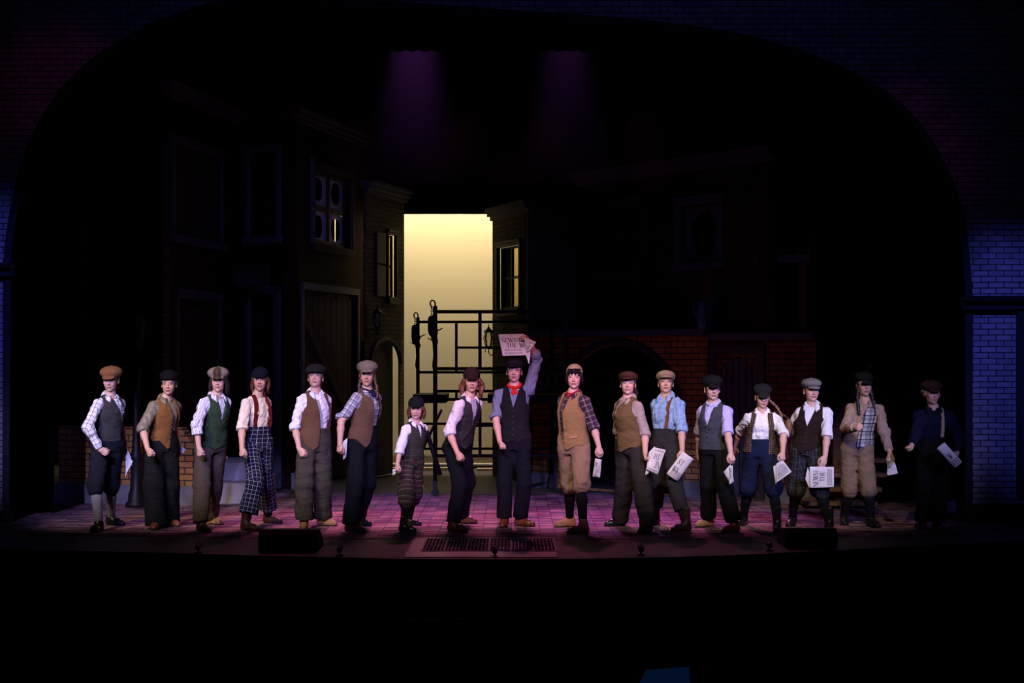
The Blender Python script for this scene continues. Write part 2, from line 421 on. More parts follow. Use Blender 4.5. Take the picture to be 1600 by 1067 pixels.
def bone_pc(V, bones, loft=None, ztop=None):
    """garment coordinates: round-the-limb distance and along-the-limb distance"""
    best = np.full(len(V), 1e9); pc = np.zeros((len(V), 3))
    if loft is not None:
        u, v, a, b = loft.uv(V[:, 0], V[:, 1], V[:, 2])
        d = (np.sqrt((u/a)**2+(v/b)**2)-1)*np.minimum(a, b)*1.0
        d = np.where(V[:, 2] > ztop, d+(V[:, 2]-ztop), d); d = np.maximum(d, -0.02)
        ang = np.arctan2(u/a, -v/b); best = d; pc[:, 0] = ang*(a.mean()*1.0); pc[:, 1] = V[:, 2]
    for (a, b, r, along0) in bones:
        ba = b-a; L = np.linalg.norm(ba); dr = ba/max(L, 1e-6)
        q = V-a; t = np.clip(q@dr, 0, L); rad = q-t[:, None]*dr; d = np.linalg.norm(rad, axis=1)-r
        ef = np.array([0, -1., 0]); ef = ef-dr*(ef@dr)
        if np.linalg.norm(ef) < .1: ef = np.array([0, 0, 1.])-dr*dr[2]
        ef = unit(ef); es = np.cross(dr, ef)
        m = d < best; ang = np.arctan2(rad@es, rad@ef)
        pc[m, 0] = ang[m]*r; pc[m, 1] = along0-(q@dr)[m]; pc[m, 2] = 1.0; best = np.minimum(best, d)
    return pc

def hand(V, W, d, n, sd, curl, s, k=0.008, spread=0.0, thumb=0.5):
    """palm, four fingers of unequal length with three joints each, and a thumb from the side of the palm"""
    d = unit(d); n = unit(n-d*np.dot(n, d)); sd = unit(np.cross(d, n))*sd     # sd = +-1, thumb side
    R = np.stack([d, sd, n], 1)
    V.cap(W-d*.03*s, W+d*.015*s, .026*s, .025*s, k)
    V.ell(W+d*.048*s, (.052*s, .040*s, .017*s), R, 0.014)
    V.ell(W+d*.03*s+sd*.022*s+n*.008*s, (.032*s, .018*s, .016*s), R, 0.012)
    for i, (off, lf) in enumerate([(.029, .95), (.010, 1.06), (-.010, 1.0), (-.028, .80)]):
        p = W+d*(.085-.005*abs(i-1))*s+sd*off*s; a = 0
        rr = (.0105, .0098, .0090, .0080) if i < 3 else (.0092, .0086, .0080, .0072)
        for j, (ln, ca) in enumerate([(.043, 75), (.027, 95), (.021, 62)]):
            a += math.radians(ca*curl*(1-.06*(i-1))+4)
            q = p+(d*math.cos(a)+n*math.sin(a)+sd*spread*(1.5-i)*.1)*ln*lf*s
            V.cap(p, q, rr[j]*s, rr[j+1]*s, 0.004 if j else 0.010); p = q
    p = W+d*.022*s+sd*.030*s
    q = p+unit(d*.75+sd*(.75-.55*thumb)+n*.55)*.040*s; V.cap(p, q, .0145*s, .0120*s, .012)
    r = q+unit(d*.8-sd*.5*thumb+n*(.3+.5*thumb))*.030*s; V.cap(q, r, .0118*s, .0105*s, .004)
    t = r+unit(d*.55-sd*.9*thumb+n*.45)*.024*s; V.cap(r, t, .0105*s, .0085*s, .004)

def face(V, O, R, s, jaw=1.0):
    L = lambda x, y, z: O+R@np.array([x, y, z])*s
    E = lambda c, r, k=.02, neg=False: V.ell(L(*c), np.array(r)*s, R, k*s, neg)
    E((0, .018, .036), (.074, .092, .088), .02)
    E((0, -.030, -.035), (.058*jaw, .058, .078), .035)
    E((0, -.020, -.060), (.050*jaw, .045, .042), .03)
    E((0, -.064, -.098), (.020, .018, .016), .022)
    for q in (-1, 1):
        E((q*.036, -.062, -.030), (.022, .020, .024), .02)
        E((q*.078, .008, -.012), (.007, .017, .030), .006)
        E((q*.076, .002, -.030), (.006, .009, .010), .006)
    V.cap(L(-.034, -.074, .021), L(.034, -.074, .021), .011*s, .011*s, .018*s)
    for q in (-1, 1): E((q*.030, -.094, .000), (.017, .014, .012), .012, True)
    V.cap(L(0, -.082, .008), L(0, -.104, -.030), .0065*s, .0105*s, .010*s)
    for q in (-1, 1): E((q*.0115, -.094, -.035), (.008, .010, .007), .006)
    E((0, -.086, -.0605), (.022, .010, .0055), .008); E((0, -.084, -.0715), (.019, .010, .006), .006)
    V.cap(L(-.019, -.099, -.0660), L(.019, -.099, -.0660), .0022*s, .0022*s, .003*s, neg=True)
    for q in (-1, 1):                                                    # upper lids
        V.cap(L(q*.019, -.083, .0080), L(q*.043, -.079, .0075), .0055*s, .0050*s, .006*s)
        V.cap(L(q*.020, -.083, -.0105), L(q*.042, -.079, -.0095), .0048*s, .0045*s, .008*s)

SKIN_MAT = attr_mat('skin', 0.48, 0.35, 0.12)
BUTTON = plain('horn_button', (.05, .03, .02), .4, bump=0)

PEOPLE_INFO = {}
def solve(a, px, py, Ln, sg):
    """point on the sight line of a joint at limb length from its parent joint; sg<0 nearer, >0 farther"""
    c = np.array([0, -CAM_BACK, CAM_Z]); dr = np.array([(px-800)/F_PX, 1, -(py-HOR)/F_PX])
    A = dr@dr; B = 2*dr@(c-a); C = (c-a)@(c-a)-Ln*Ln; disc = B*B-4*A*C
    D = (-B+sg*math.sqrt(disc))/(2*A) if disc > 0 else -B/(2*A)
    return c+dr*D

def ribbon(name, pts, nrm, w, mat, parent, base, thick=0.004):
    """flat strap following surface points"""
    V = []; n = len(pts)
    for i, p in enumerate(pts):
        t = unit(pts[min(i+1, n-1)]-pts[max(i-1, 0)]); sd = unit(np.cross(t, nrm[i]))
        o = p+nrm[i]*thick
        V += [o-sd*w/2, o+sd*w/2, p-nrm[i]*.01+sd*w/2, p-nrm[i]*.01-sd*w/2]
    F = [(i*4+k, i*4+(k+1) % 4, i*4+4+(k+1) % 4, i*4+4+k) for i in range(n-1) for k in range(4)]
    F += [(3, 2, 1, 0), tuple((n-1)*4+k for k in range(4))]
    pc = [(0, 0, 0)]*len(V)
    return mesh_obj(name, V, F, mat, parent, False, base, pc=pc)

HAIR_SEED = [1]
def person(S):
    s = S['s']; wf = S.get('w', 1.0)
    seed = int(S['face'][0])
    feet = {}
    for q in 'LR':
        x, y, yw = S['foot'+q]; f = np.array([math.sin(math.radians(yw)), -math.cos(math.radians(yw)), 0])
        toe = G(x, y); heel = toe-f*.255*s; feet[q] = (heel, toe, f, heel+f*.065*s+np.array([0, 0, .085*s]))
    Yc = (feet['L'][3][1]+feet['R'][3][1])/2+S.get('dy', 0)
    th = math.radians(S['chest']); tp = math.radians(S.get('hipyaw', S['chest']*.7))
    H = P(*S['hip'], Yc); N = P(*S['neck'], Yc+S.get('lean', 0.0)); T = N[2]-H[2]
    ux = np.array([math.cos(th), math.sin(th), 0]); up = np.array([math.cos(tp), math.sin(tp), 0])
    Zv = np.array([0, 0, 1.])
    base = np.array([H[0], Yc, 0.0])
    root = empty('person', base, S['label'], 'person', 'performers lined up across the stage')
    # torso
    rows = []
    bm = S.get('bust', 0.0)
    for t, a, b in ((-.24, .090, .08), (-.12, .140, .104), (0, .152, .112), (.15, .144, .106), (.30, .124, .098), (.48, .132, .105+bm*.5), (.66, .144, .114+bm), (.80, .140, .102), (.90, .108, .080), (1.0, .062, .060)):
        tt = max(0, min(1, t)); c = H+(N-H)*t; fr = np.array([math.sin(tp+(th-tp)*tt), -math.cos(tp+(th-tp)*tt), 0])
        c = c+fr*(.015*math.sin(math.pi*tt))*s-fr*S.get('belly', 0)*math.sin(math.pi*tt)
        rows.append((c[2], c[0], c[1], a*s*wf, b*s*wf, tp+(th-tp)*tt))
    L = Loft(rows); rv = [list(q) for q in rows]; rv[0][3:5] = rv[2][3:5]; rv[1][3:5] = rv[2][3:5]; rv[0][0] -= .3
    rv[0][0] = rv[2][0]-.5*s; rv[1][0] = rv[2][0]-.2*s; LV = Loft(rv); zt = lambda t: H[2]+(N[2]-H[2])*t
    # head
    R = Rz(math.radians(S['hyaw']))@Rx(math.radians(-S.get('pitch', 0)))@Ry(math.radians(S.get('tilt', 0)))
    hs = s*S.get('hs', 1.0)
    chin = P(*S['chin'], N[1]-.075*s); O = chin-R@np.array([0, -.070, -.112])*hs
    loc = lambda x, y, z: O+R@np.array([x, y, z])*hs
    # arms
    J = {}
    for q, sg in (('L', -1), ('R', 1)):
        Sh = N+ux*sg*.148*s*wf*(.80 if sg*math.sin(th) > .2 else 1.0)-Zv*(.080*s-S.get('lift'+q, 0))
        e = S['el'+q]; w = S['wr'+q]
        E = solve(Sh, e[0], e[1], .285*s, e[2]); W = solve(E, w[0], w[1], .250*s, w[2])
        J[q] = (Sh, E, W)
    # legs
    K = {}
    for q, sg in (('L', -1), ('R', 1)):
        Hj = H+up*sg*.078*s*wf-Zv*.02*s; A = feet[q][3]
        kx, ky, kd = S['kn'+q]; k3 = P(kx, ky, (Hj[1]+A[1])/2+kd); K[q] = (Hj, k3, A)
    # ---------------- body: one continuous skin
    sk = np.array(S.get('skin', (.62, .36, .26)))
    parts = []
    V = Vol([loc(0, 0, .13), loc(0, 0, -.12), N-Zv*.06], .125*s, .0042)
    face(V, O, R, hs, S.get('jaw', 1.0))
    V.cap(loc(0, .022, -.06), N+Zv*.01+(O-N)*np.array([.2, .2, 0]), .047*s, .050*s, .02)
    V.cap(N+Zv*.01, N-Zv*.06*s, .052*s, .07*s, .03); V.cap(N-ux*.07*s-Zv*.035*s, N+ux*.07*s-Zv*.035*s, .036*s, .036*s, .03)
    v, f = V.mesh(); l = (v-O)@R/hs
    c = np.tile(sk, (len(v), 1))
    x, y, z = l.T; frt = y < -.05
    lip = frt & (np.abs(x) < .0225-.35*np.abs(z+.066)) & (z < -.0565) & (z > -.0765)
    c[lip] = sk*np.array([.78, .42, .46]); c[frt & (np.abs(x) < .019) & (np.abs(z+.066) < .0022)] *= .35
    ax = np.abs(x); brow = frt & (ax > .013) & (ax < .046) & (np.abs(z-(.0205+.10*(ax-.013)*np.where(ax < .034, 1, -1.2)-0.0)) < .0048)
    c[brow] = np.array(S.get('browcol', (.05, .03, .02)))
    lid = frt & (ax > .014) & (ax < .047) & (np.abs(z-.006) < .0035); c[lid] = c[lid]*.45
    chk = frt & (((ax-.040)/.02)**2+((z+.03)/.02)**2 < 1); c[chk] *= np.array([1.06, .88, .9])
    parts.append((v, f, c))
    for q in (-1, 1):                                                   # eyes
        ec = loc(q*.0305, -.0745, .0015); n1, n2 = 14, 10; ev = []; ecol = []
        gz = R@unit(np.array([S.get('gaze', 0)*1.0, -1.0, .0]))
        a1 = unit(np.cross(gz, Zv)); a2 = np.cross(a1, gz)
        for i in range(n2+1):
            fi = math.pi*i/n2
            for j in range(n1):
                aj = 2*math.pi*j/n1
                ev.append(ec+(gz*math.cos(fi)+(a1*math.cos(aj)+a2*math.sin(aj))*math.sin(fi))*.0122*hs)
                ecol.append((.01, .01, .01) if i <= 1 else ((.10, .06, .04) if i <= 2 else (.62, .58, .58)))
        ef = [(i*n1+j, i*n1+(j+1) % n1, (i+1)*n1+(j+1) % n1, (i+1)*n1+j) for i in range(n2) for j in range(n1)]
        parts.append((np.array(ev), np.array(ef), np.array(ecol)))
    info = {'N': N, 'H': H, 'O': O, 'R': R, 'L': L, 'zt': zt, 's': s, 'Y': Yc}
    for q, sg in (('L', -1), ('R', 1)):
        Sh, E, W = J[q]; hd = S.get('hand'+q, {})
        d = unit(W-E); d = unit(d+np.array(hd.get('bend', (0, 0, 0))))
        n = np.array(hd.get('n', (-sg*.75, .55, 0.0)), float)
        tip = W+d*.19*s
        V = Vol([E, W, tip], .075*s, .0047)
        m = E+(W-E)*.32
        V.cap(Sh+(E-Sh)*.6, E, .039*s, .036*s, .02); V.cap(E, m, .035*s, .0365*s, .02); V.cap(m, W, .0360*s, .0245*s, .02)
        hand(V, W, d, n, hd.get('th', -sg if 1 else 1), hd.get('curl', 1.0), s*.90, thumb=hd.get('thumb', .5), spread=hd.get('spread', 0))
        v, f = V.mesh(); parts.append((v, f, np.tile(sk, (len(v), 1))))
        dn = unit(n-d*(n@d)); info['hand'+q] = W+d*.075*s+dn*.028*s; info['dir'+q] = d; info['n'+q] = dn; info['W'+q] = W
    V = Vol([H-Zv*.0, N, J['L'][0], J['R'][0], J['L'][1], J['R'][1], K['L'][2], K['R'][2], K['L'][1], K['R'][1]], .20, .012)
    V.loft(L, -.022, zt(-.2), zt(.98), .03)
    for q in 'LR':
        Sh, E, W = J[q]; V.cap(N-Zv*.03, Sh, .03*s, .038*s, .03); V.cap(Sh, E, .042*s, .034*s, .02)
        a, b, cc = K[q]; V.cap(a, b, .066*s, .046*s, .03); V.cap(b, b+(cc-b)*.35, .046*s, .046*s, .02); V.cap(b+(cc-b)*.35, cc, .046*s, .030*s, .02)
        V.cap(feet[q][0]+feet[q][2]*.05+Zv*.04, feet[q][1]-feet[q][2]*.05+Zv*.03, .025*s, .022*s, .02)
        V.cap(cc, feet[q][0]+feet[q][2]*.06+Zv*.04, .03*s, .028*s, .02)
    v, f = V.mesh(); parts.append((v, f, np.tile(sk, (len(v), 1))))
    off = 0; VV, FF, CC = [], [], []
    for v, f, c in parts: VV.append(v); FF.append(f+off); CC.append(c); off += len(v)
    mesh_obj('body', np.concatenate(VV), np.concatenate(FF), SKIN_MAT, root, True, base, cols=np.concatenate(CC))
    # ---------------- hair
    hc = S.get('hair', (.03, .02, .015)); hm = hair_mat('hair', hc); hk = S.get('hairkind', ())
    V = Vol([loc(0, 0, .12), loc(0, 0, -.1)]+[N-Zv*(.28*s if any(k[0] in ('long', 'braid', 'pony') for k in hk) else 0)], (.28 if any(k[0] == 'braid' for k in hk) else .15)*s, .0062)
    V.ell(loc(0, .026, .032), np.array((.081, .094, .094))*hs, R, .01, clips=[(loc(0, -.040, .02), R@unit(np.array([0, -.85, -.25])))])
    V.cap(loc(-.074, -.020, .03), loc(-.073, -.022, -.012), .011*hs, .006*hs, .01); V.cap(loc(.074, -.020, .03), loc(.073, -.022, -.012), .011*hs, .006*hs, .01)
    rs = np.random.RandomState(seed)
    for k in hk:
        if k[0] == 'long':                                              # loose hair to the shoulders; (kind, length, width, sides)
            ln, wd = k[1], k[2]
            for sd in k[3]:
                for j in range(7):
                    a0 = loc(sd*(.070+.008*rs.rand()), -.012+.014*j, .035-.004*j); pts = [a0]; p = a0.copy()
                    for m in range(6):
                        wv = math.sin(m*1.4+j*1.1)*.012*k[4] if len(k) > 4 else 0
                        p = p+np.array([0, 0, -ln/6*s])+R@np.array([sd*(wd*(.6 if m < 3 else -.15))/3+wv*.6, .002+wv*.4, 0]); pts.append(p.copy())
                    V.chain(pts, [.013*s, .016*s, .018*s, .018*s, .017*s, .014*s, .006*s], .010)
        if k[0] == 'back':
            for j in range(5): V.cap(loc(-.05+.025*j, .075, .02), loc(-.045+.022*j, .075+.01*rs.rand(), -.10-k[1]), .026*s, .014*s, .012)
        if k[0] == 'bun': V.ell(loc(*k[1]), np.array(k[2])*hs, R, .01)
        if k[0] == 'bangs':
            for j in range(11):
                q = -.065+.013*j; a = loc(q*.85, -.068+abs(q)*.55, .085); b = loc(q, -.097+abs(q)*.55+.004*rs.rand(), .014+.014*rs.rand()+(.02 if abs(q) < .012 else 0))
                V.chain([a, (a+b)/2+R@np.array([0, -.012, .008]), b], [.012*s, .011*s, .004*s], .006)
        if k[0] == 'pony':                                              # points in head space
            pts = [loc(*p) for p in k[1]]; V.chain(pts, k[2], .01)
        if k[0] == 'curl':
            for j in range(26):
                a = rs.rand()*math.pi*2; zz = -.045+.075*rs.rand(); r0 = .086+.012*rs.rand()
                p = (math.sin(a)*r0, math.cos(a)*r0*1.05+.012, zz)
                if p[1] < -.035: continue
                V.ell(loc(*p), np.array((.018, .018, .016))*hs, R, .008)
        if k[0] == 'braid':                                             # world offsets from an anchor in head space
            a = loc(*k[1]); 
            for i in range(len(k[2])-1):
                p0 = a+np.array(k[2][i])*s; p1 = a+np.array(k[2][i+1])*s; nn = max(2, int(np.linalg.norm(p1-p0)/(.016*s)))
                for j in range(nn):
                    p = p0+(p1-p0)*j/nn; sd = 1 if (j % 2) else -1
                    V.ell(p+np.array([sd*.005*s, 0, 0]), np.array((.0125, .0125, .013))*s*k[3], None, .004)
    if hk: V.noise(.0022, seed+3, .022, (1, 1, .15))
    v, f = V.mesh(); mesh_obj('hair', v, f, hm, root, True, base)
    # ---------------- cap
    if S.get('cap'):
        C = S['cap']; R2 = R@Rx(math.radians(C.get('back', 0)))@Ry(math.radians(C.get('side', 0)))
        lc = lambda x, y, z: O+R@np.array(C.get('shift', (0, 0, 0)))*hs+R2@np.array([x, y, z])*hs
        V = Vol([lc(0, -.1, .02), lc(0, .1, .15)], .13*hs, .0052); g = C.get('g', 1.0)
        bot = [(lc(0, 0, .026), -R2[:, 2])]
        E = lambda c, r, k=.02, cl=bot, RR=R2: V.ell(lc(*c), np.array(r)*hs, RR, k, clips=cl)
        if C['kind'] == 'newsboy':
            E((0, .010, .082), (.114*g, .122*g, .068*C.get('tall', 1.0))); E((0, .004, .052), (.086, .102, .040)); top = (0, .012, .150*C.get('tall', 1.0))
        elif C['kind'] == 'flat':
            E((0, -.004, .074), (.102*g, .124*g, .058)); E((0, .004, .054), (.086, .102, .036)); top = (0, -.004, .132)
        elif C['kind'] == 'beret':
            E((0, .02, .088), (.106*g, .112*g, .062), .02, [(lc(0, 0, .045), -R2[:, 2])]); top = (0, .02, .14)
        else:
            E((0, .008, .060), (.091*g, .106*g, .084)); top = (0, .008, .144)
        if C.get('visor', 1):
            Rv = R2@Rx(math.radians(C.get('vdown', 17))); vl = C.get('vlen', .052)
            V.ell(lc(0, -.100, .034), np.array((.066, vl, .0075))*hs, Rv, .006)
        V.ell(lc(*top), np.array((.011, .011, .007))*hs, R2, .003)
        v, f = V.mesh(); l = (v-lc(0, 0, 0))@R2/hs
        if C['kind'] in ('newsboy', 'beret'):                                # sewn panel seams
            ang = np.arctan2(l[:, 0], l[:, 1]-.012); sm = np.exp(-(np.sin(ang*4)/.16)**2)*(l[:, 2] > .05)
            v = v-(R2[:, 2][None, :])*(sm*.0035)[:, None]
        ang = np.arctan2(l[:, 0], l[:, 1])
        pc = np.stack([l[:, 0], l[:, 1]-l[:, 2], ang*8/(2*math.pi)], 1)
        mesh_obj('cap', v, f, C['mat'], root, True, base, pc=pc)
    # ---------------- shirt
    T_ = S['shirt']; ends = {}
    allp = [H+Zv*.02, N]+[p for q in 'LR' for p in J[q]]
    V = Vol(allp, .14, .0075)
    V.loft(L, .004, zt(T_.get('bottom', .10)), zt(.97), .01)
    bones = []
    for q, sg in (('L', -1), ('R', 1)):
        Sh, E, W = J[q]; sl = T_.get('sl'+q, T_.get('sl', .25)); C = E+(W-E)*sl; d = unit(W-E); lo = T_.get('loose', 1.0)
        V.cap(N+ux*sg*.05*s-Zv*.016*s, Sh+Zv*.004, .030*s, .050*s, .035)
        V.cap(Sh, E, .054*s*lo, .050*s*lo, .03, clips=[(C, d)] if sl < .1 else ())
        if sl > 0:
            V.cap(E, C, .053*s*lo, (.050 if sl < .6 else .040)*s*lo, .02, clips=[(C, d)])
            if sl > .6: V.cap(E, E+(C-E)*.8, .053*s*lo, .046*s*lo, .02)
        ends[q] = (C, d)
        bones += [(Sh, E, .058*s, 10.0), (E, W, .052*s, 10.0-np.linalg.norm(E-Sh))]
    V.noise(T_.get('fold', .0065)*1.1, seed, .13); V.noise(T_.get('fold', .0065)*.75, seed+50, .065, (1, 1, .6))
    sl_, X_, Y_, Z_ = V.all(); wz = zt(S['trousers'].get('waist', .27))       # tucked in at the waistband
    V.F += (.009*np.clip((wz-.005-Z_)/.03, 0, 1)).astype(np.float32)
    for q, sg in (('L', -1), ('R', 1)):                                  # rolled cuffs
        C, d = ends[q]; r = T_.get('cuff', .058)*s
        if T_.get('rolled', True):
            V.cap(C-d*.052*s, C, r*1.0, r, .006, clips=[(C, d), (C-d*.050*s, -d)])
            V.cap(C-d*.040*s, C-d*.012*s, r*1.06, r*1.06, .004, clips=[(C-d*.004*s, d), (C-d*.044*s, -d)])
    nk = (N+Zv*.018*s)                                                   # collar band and points
    fr = L.front(zt(1.0)); lat = np.array([fr[1]*-1, fr[0], 0])*1.0
    lat = np.array([-fr[1], fr[0], 0])
    if T_.get('collar', True):
        rn = .060*s; ring = []
        for i in range(15):
            a = math.radians(28+(360-56)*i/14)
            p = nk-(-fr)*0+fr*math.cos(a)*rn*1.0+lat*math.sin(a)*rn*1.0+Zv*(-.030*math.cos(a)+.006)*s+(O-N)*np.array([.12, .12, 0]); ring.append(p)
        V.chain(ring, [.0125*s]*15, .006)
    if T_.get('open'):                                                   # open neck
        V.cap(nk+fr*.10*s+Zv*.03*s, nk+fr*.085*s-Zv*T_['open']*s, .020*s, .008*s, .005, neg=True)
    v, f = V.mesh(); pc = bone_pc(v, bones, L, zt(.86))
    mesh_obj('shirt', v, f, T_['mat'], root, True, base, pc=pc); shirtV = V; info['shirt'] = V
    front = V
    # ---------------- waistcoat
    if S.get('vest'):
        Q = S['vest']; V = Vol([H-Zv*(.02+Q.get('deep', .10)), N, J['L'][0], J['R'][0]], .15, .0068); zh = zt(Q.get('hem', .08))
        off = Q.get('off', .020)
        V.loft(LV, off+.004, zh-Q.get('deep', .10)*s, zt(.96), .01)
        for sg in (-1, 1): V.cap(N+ux*sg*.055*s-Zv*.014*s, N+ux*sg*.145*s*wf-Zv*.076*s, .047*s, .062*s, .025)
        V.noise(Q.get('fold', .0035)*1.3, seed+1, .14)
        sl, X, Y, Z = V.all(); u, vv, a, b = LV.uv(X, Y, Z)
        u = u/s
        # arm openings
        zz = (Z-zt(0))/(T); lim = np.interp(zz, [.55, .64, .74, .9, 1.0], [.40, .150, .122, .114, .108]).astype(np.float32)*wf*Q.get('sw', 1.0)
        V.F = np.maximum(V.F, (np.abs(u)-lim)*s*.8)
        # neck hole
        V.cap(N+Zv*.06*s, N-Zv*.01*s, .066*s, .058*s, .004, neg=True)
        # front opening between two edges
        if Q.get('vee'):
            tt = [k[0] for k in Q['vee']]; ul = [k[1] for k in Q['vee']]; ur = [k[2] for k in Q['vee']]
            l_ = np.interp(zz, tt, ul); r_ = np.interp(zz, tt, ur)
            cut = np.minimum(u-l_, r_-u); cut = np.where(vv < .0, cut, -1.0)*s
            V.F = np.maximum(V.F, cut.astype(np.float32))
        # hem with points
        hz = zh+0*u
        for (uc, wd, dp) in Q.get('points', [(-.05, .06, .05), (.05, .06, .05)]):
            hz = hz-np.where(vv < .02, dp*s*np.maximum(0, 1-np.abs(u-uc)/wd), 0)
        V.F = np.maximum(V.F, (hz-Z).astype(np.float32))
        v, f = V.mesh(); pc = bone_pc(v, [], L, 99)
        vo = mesh_obj('waistcoat' if not Q.get('name') else Q['name'], v, f, Q['mat'], root, True, base, pc=pc)
        front = V; info['vest'] = V
        bs = Q.get('buttons')
        if bs:
            for k in range(bs[3]):
                t = bs[1]+(bs[2]-bs[1])*k/(bs[3]-1); ub = bs[0] if not isinstance(bs[0], tuple) else bs[0][0]+(bs[0][1]-bs[0][0])*k/(bs[3]-1)
                z = zt(t); p = V.hit(L.point(ub*s, -.30, z), -L.front(z))
                if p is None: continue
                fn = L.front(z); a1 = np.array([-fn[1], fn[0], 0]); ring = MB(); n = 10
                vs = [p+fn*.007]+[p+fn*.005+(a1*math.cos(q*6.283/n)+Zv*math.sin(q*6.283/n))*.009 for q in range(n)]+[p-fn*.006+(a1*math.cos(q*6.283/n)+Zv*math.sin(q*6.283/n))*.009 for q in range(n)]
                fs = [(0, 1+q, 1+(q+1) % n) for q in range(n)]+[(1+q, 1+n+q, 1+n+(q+1) % n, 1+(q+1) % n) for q in range(n)]
                bo = mesh_obj('button', vs, fs, Q.get('bmat', BUTTON), vo, True, base)
    # ---------------- turned-down collar: two leaves round the neck ending in points on the chest
    if T_.get('collar', True) and T_.get('leaf', True):
        rn = .064*s; off = (O-N)*np.array([.12, .12, 0]); cs = T_.get('leafsize', 1.0)
        for sd in (-1, 1):
            inn, out = [], []
            for i in range(9):
                t = i/8; a = math.radians(178-(178-24)*t)
                dz = -.030*math.cos(a)+.020; dr_ = fr*math.cos(a)+lat*sd*math.sin(a)
                inn.append(nk+off+dr_*rn+Zv*dz*s)
                wd = .022+.020*t; out.append(nk+off+dr_*(rn+wd*s*(.9+.35*t))+Zv*(dz-.030-.022*t)*s)
            z = zt(.985)-.055*s*cs; tip = front.hit(L.point(sd*.058*s*cs, -.30, z), -L.front(z)); tp_ = tip if tip is not None else out[-1]
            tp_ = tp_+L.front(z)*.010; out[-1] = tp_; out[-2] = (out[-3]+tp_)/2+L.front(z)*.012
            V_ = []; 
            for p_, q_ in zip(inn, out): V_ += [p_, (p_+q_)/2+unit((p_+q_)/2-nk)*.006, q_]
            F_ = []
            for i in range(8):
                for k in range(2): q_ = (i*3+k, i*3+k+1, i*3+k+4, i*3+k+3); F_.append(q_ if sd > 0 else q_[::-1])
            co = mesh_obj('collar', V_, F_, T_['mat'], root, True, base, pc=[(p_[0], p_[2], 0) for p_ in V_]); md = co.modifiers.new('thickness', 'SOLIDIFY'); md.thickness = .006; md.offset = 0
    # ---------------- trousers
    Q = S['trousers']; hemt = Q.get('hem', 1.0); rt, rk, rh = Q.get('r', (.088, .078, .078))
    ptsL = [H-Zv*.1, H+Zv*.2*s]+[K[q][1] for q in 'LR']+[K[q][1]+(K[q][2]-K[q][1])*min(hemt, 1.05) for q in 'LR']
    V = Vol(ptsL, .20, .0082)
    V.loft(L, Q.get('off', .012), zt(-.16), zt(Q.get('waist', .27)), .05)
    bones = []
    for q, sg in (('L', -1), ('R', 1)):
        a, b, c = K[q]; hm_ = b+(c-b)*hemt; dr = unit(c-b)
        V.cap(a, b, rt*s, rk*s, .05)
        kk = Q.get('breeches')
        if kk:
            V.cap(b, hm_-dr*.03*s, rk*s, rh*s*1.02, .03); V.ell(hm_-dr*.028*s, np.array((rh*1.0, rh*1.0, .045))*s, None, .02)
            V.cap(hm_-dr*.02*s, hm_+dr*.035*s, .054*s, .052*s, .008, clips=[(hm_+dr*.03*s, dr)])
        else:
            V.cap(b, hm_+dr*.06*s, rk*s, rh*s, .03, clips=[(hm_, dr)])
        bones += [(a, b, rk*s, 20.0), (b, c, rk*s, 20.0-np.linalg.norm(a-b))]
    V.noise(Q.get('fold', .0075)*1.1, seed+2, .17); V.noise(Q.get('fold', .0075)*.35, seed+60, .08)
    sl, X, Y, Z = V.all(); V.F = np.maximum(V.F, Z-zt(Q.get('waist', .27)))
    V.F = np.maximum(V.F, .015-Z)
    v, f = V.mesh(); pc = bone_pc(v, bones, L, zt(.5)); pc[pc[:, 2] == 0, 1] += 20.0-K['L'][0][2]
    if Q.get('twotone') is not None: pass
    mesh_obj(Q.get('name', 'trousers'), v, f, Q['mat'], root, True, base, pc=pc); trouV = V
    # ---------------- stockings, shoes
    for q in 'LR':
        a, b, c = K[q]; heel, toe, fd, A = feet[q]
        if Q.get('breeches') or Q.get('cropped'):
            V = Vol([b, c], .09, .0085); V.cap(b, b+(c-b)*.40, .050*s, .056*s, .02); V.cap(b+(c-b)*.40, c, .055*s, .040*s, .02)
            V.cap(c, c-Zv*.04, .04*s, .038*s, .01)
            v, f = V.mesh(); pc = bone_pc(v, [(b, c, .05, 0)])
            mesh_obj('stocking', v, f, Q.get('sock', SOCK), root, True, base, pc=pc)
        sh = S['shoes'] if not isinstance(S['shoes'], dict) else S['shoes'][q]
        mat, shaft = sh
        V = Vol([heel, toe, A+Zv*shaft], .09, .0068); hz = Zv*.040*s; ball = heel+fd*.165*s
        V.cap(heel+fd*.035*s+hz, ball+Zv*.036*s, .036*s, .043*s, .02, clips=[((0, 0, .004), (0, 0, -1))])
        V.cap(ball+Zv*.034*s, toe-fd*.034*s+Zv*.028*s, .042*s, .031*s, .02, clips=[((0, 0, .004), (0, 0, -1))])
        V.cap(heel+fd*.045*s+hz, A+Zv*shaft*s+(b-A)*0, .040*s, .047*s, .03, clips=[(A+Zv*shaft*s, unit(b-A))])
        V.cap(heel+fd*.10*s+Zv*.05*s, A, .035*s, .040*s, .03)
        v, f = V.mesh(); so = mesh_obj('boot' if shaft > .05 else 'shoe', v, f, mat, root, True, base)
        # sole and heel block
        m = MB(); W2 = .043*s; n = 14; ln = .255*s; lat2 = np.array([fd[1], -fd[0], 0]); lo_, hi_ = [], []
        for i in range(n*2):
            t = i/(n-1) if i < n else (2*n-1-i)/(n-1); sd = 1 if i < n else -1
            w = W2*(.80+.35*math.sin(math.pi*min(1, max(0, (t-.3)/.7))))*math.sqrt(max(0, 1-abs(2*t-1)**6))
            p = heel+fd*(t*ln)+lat2*sd*w; lo_.append(p+Zv*.0005); hi_.append(p+Zv*.016)
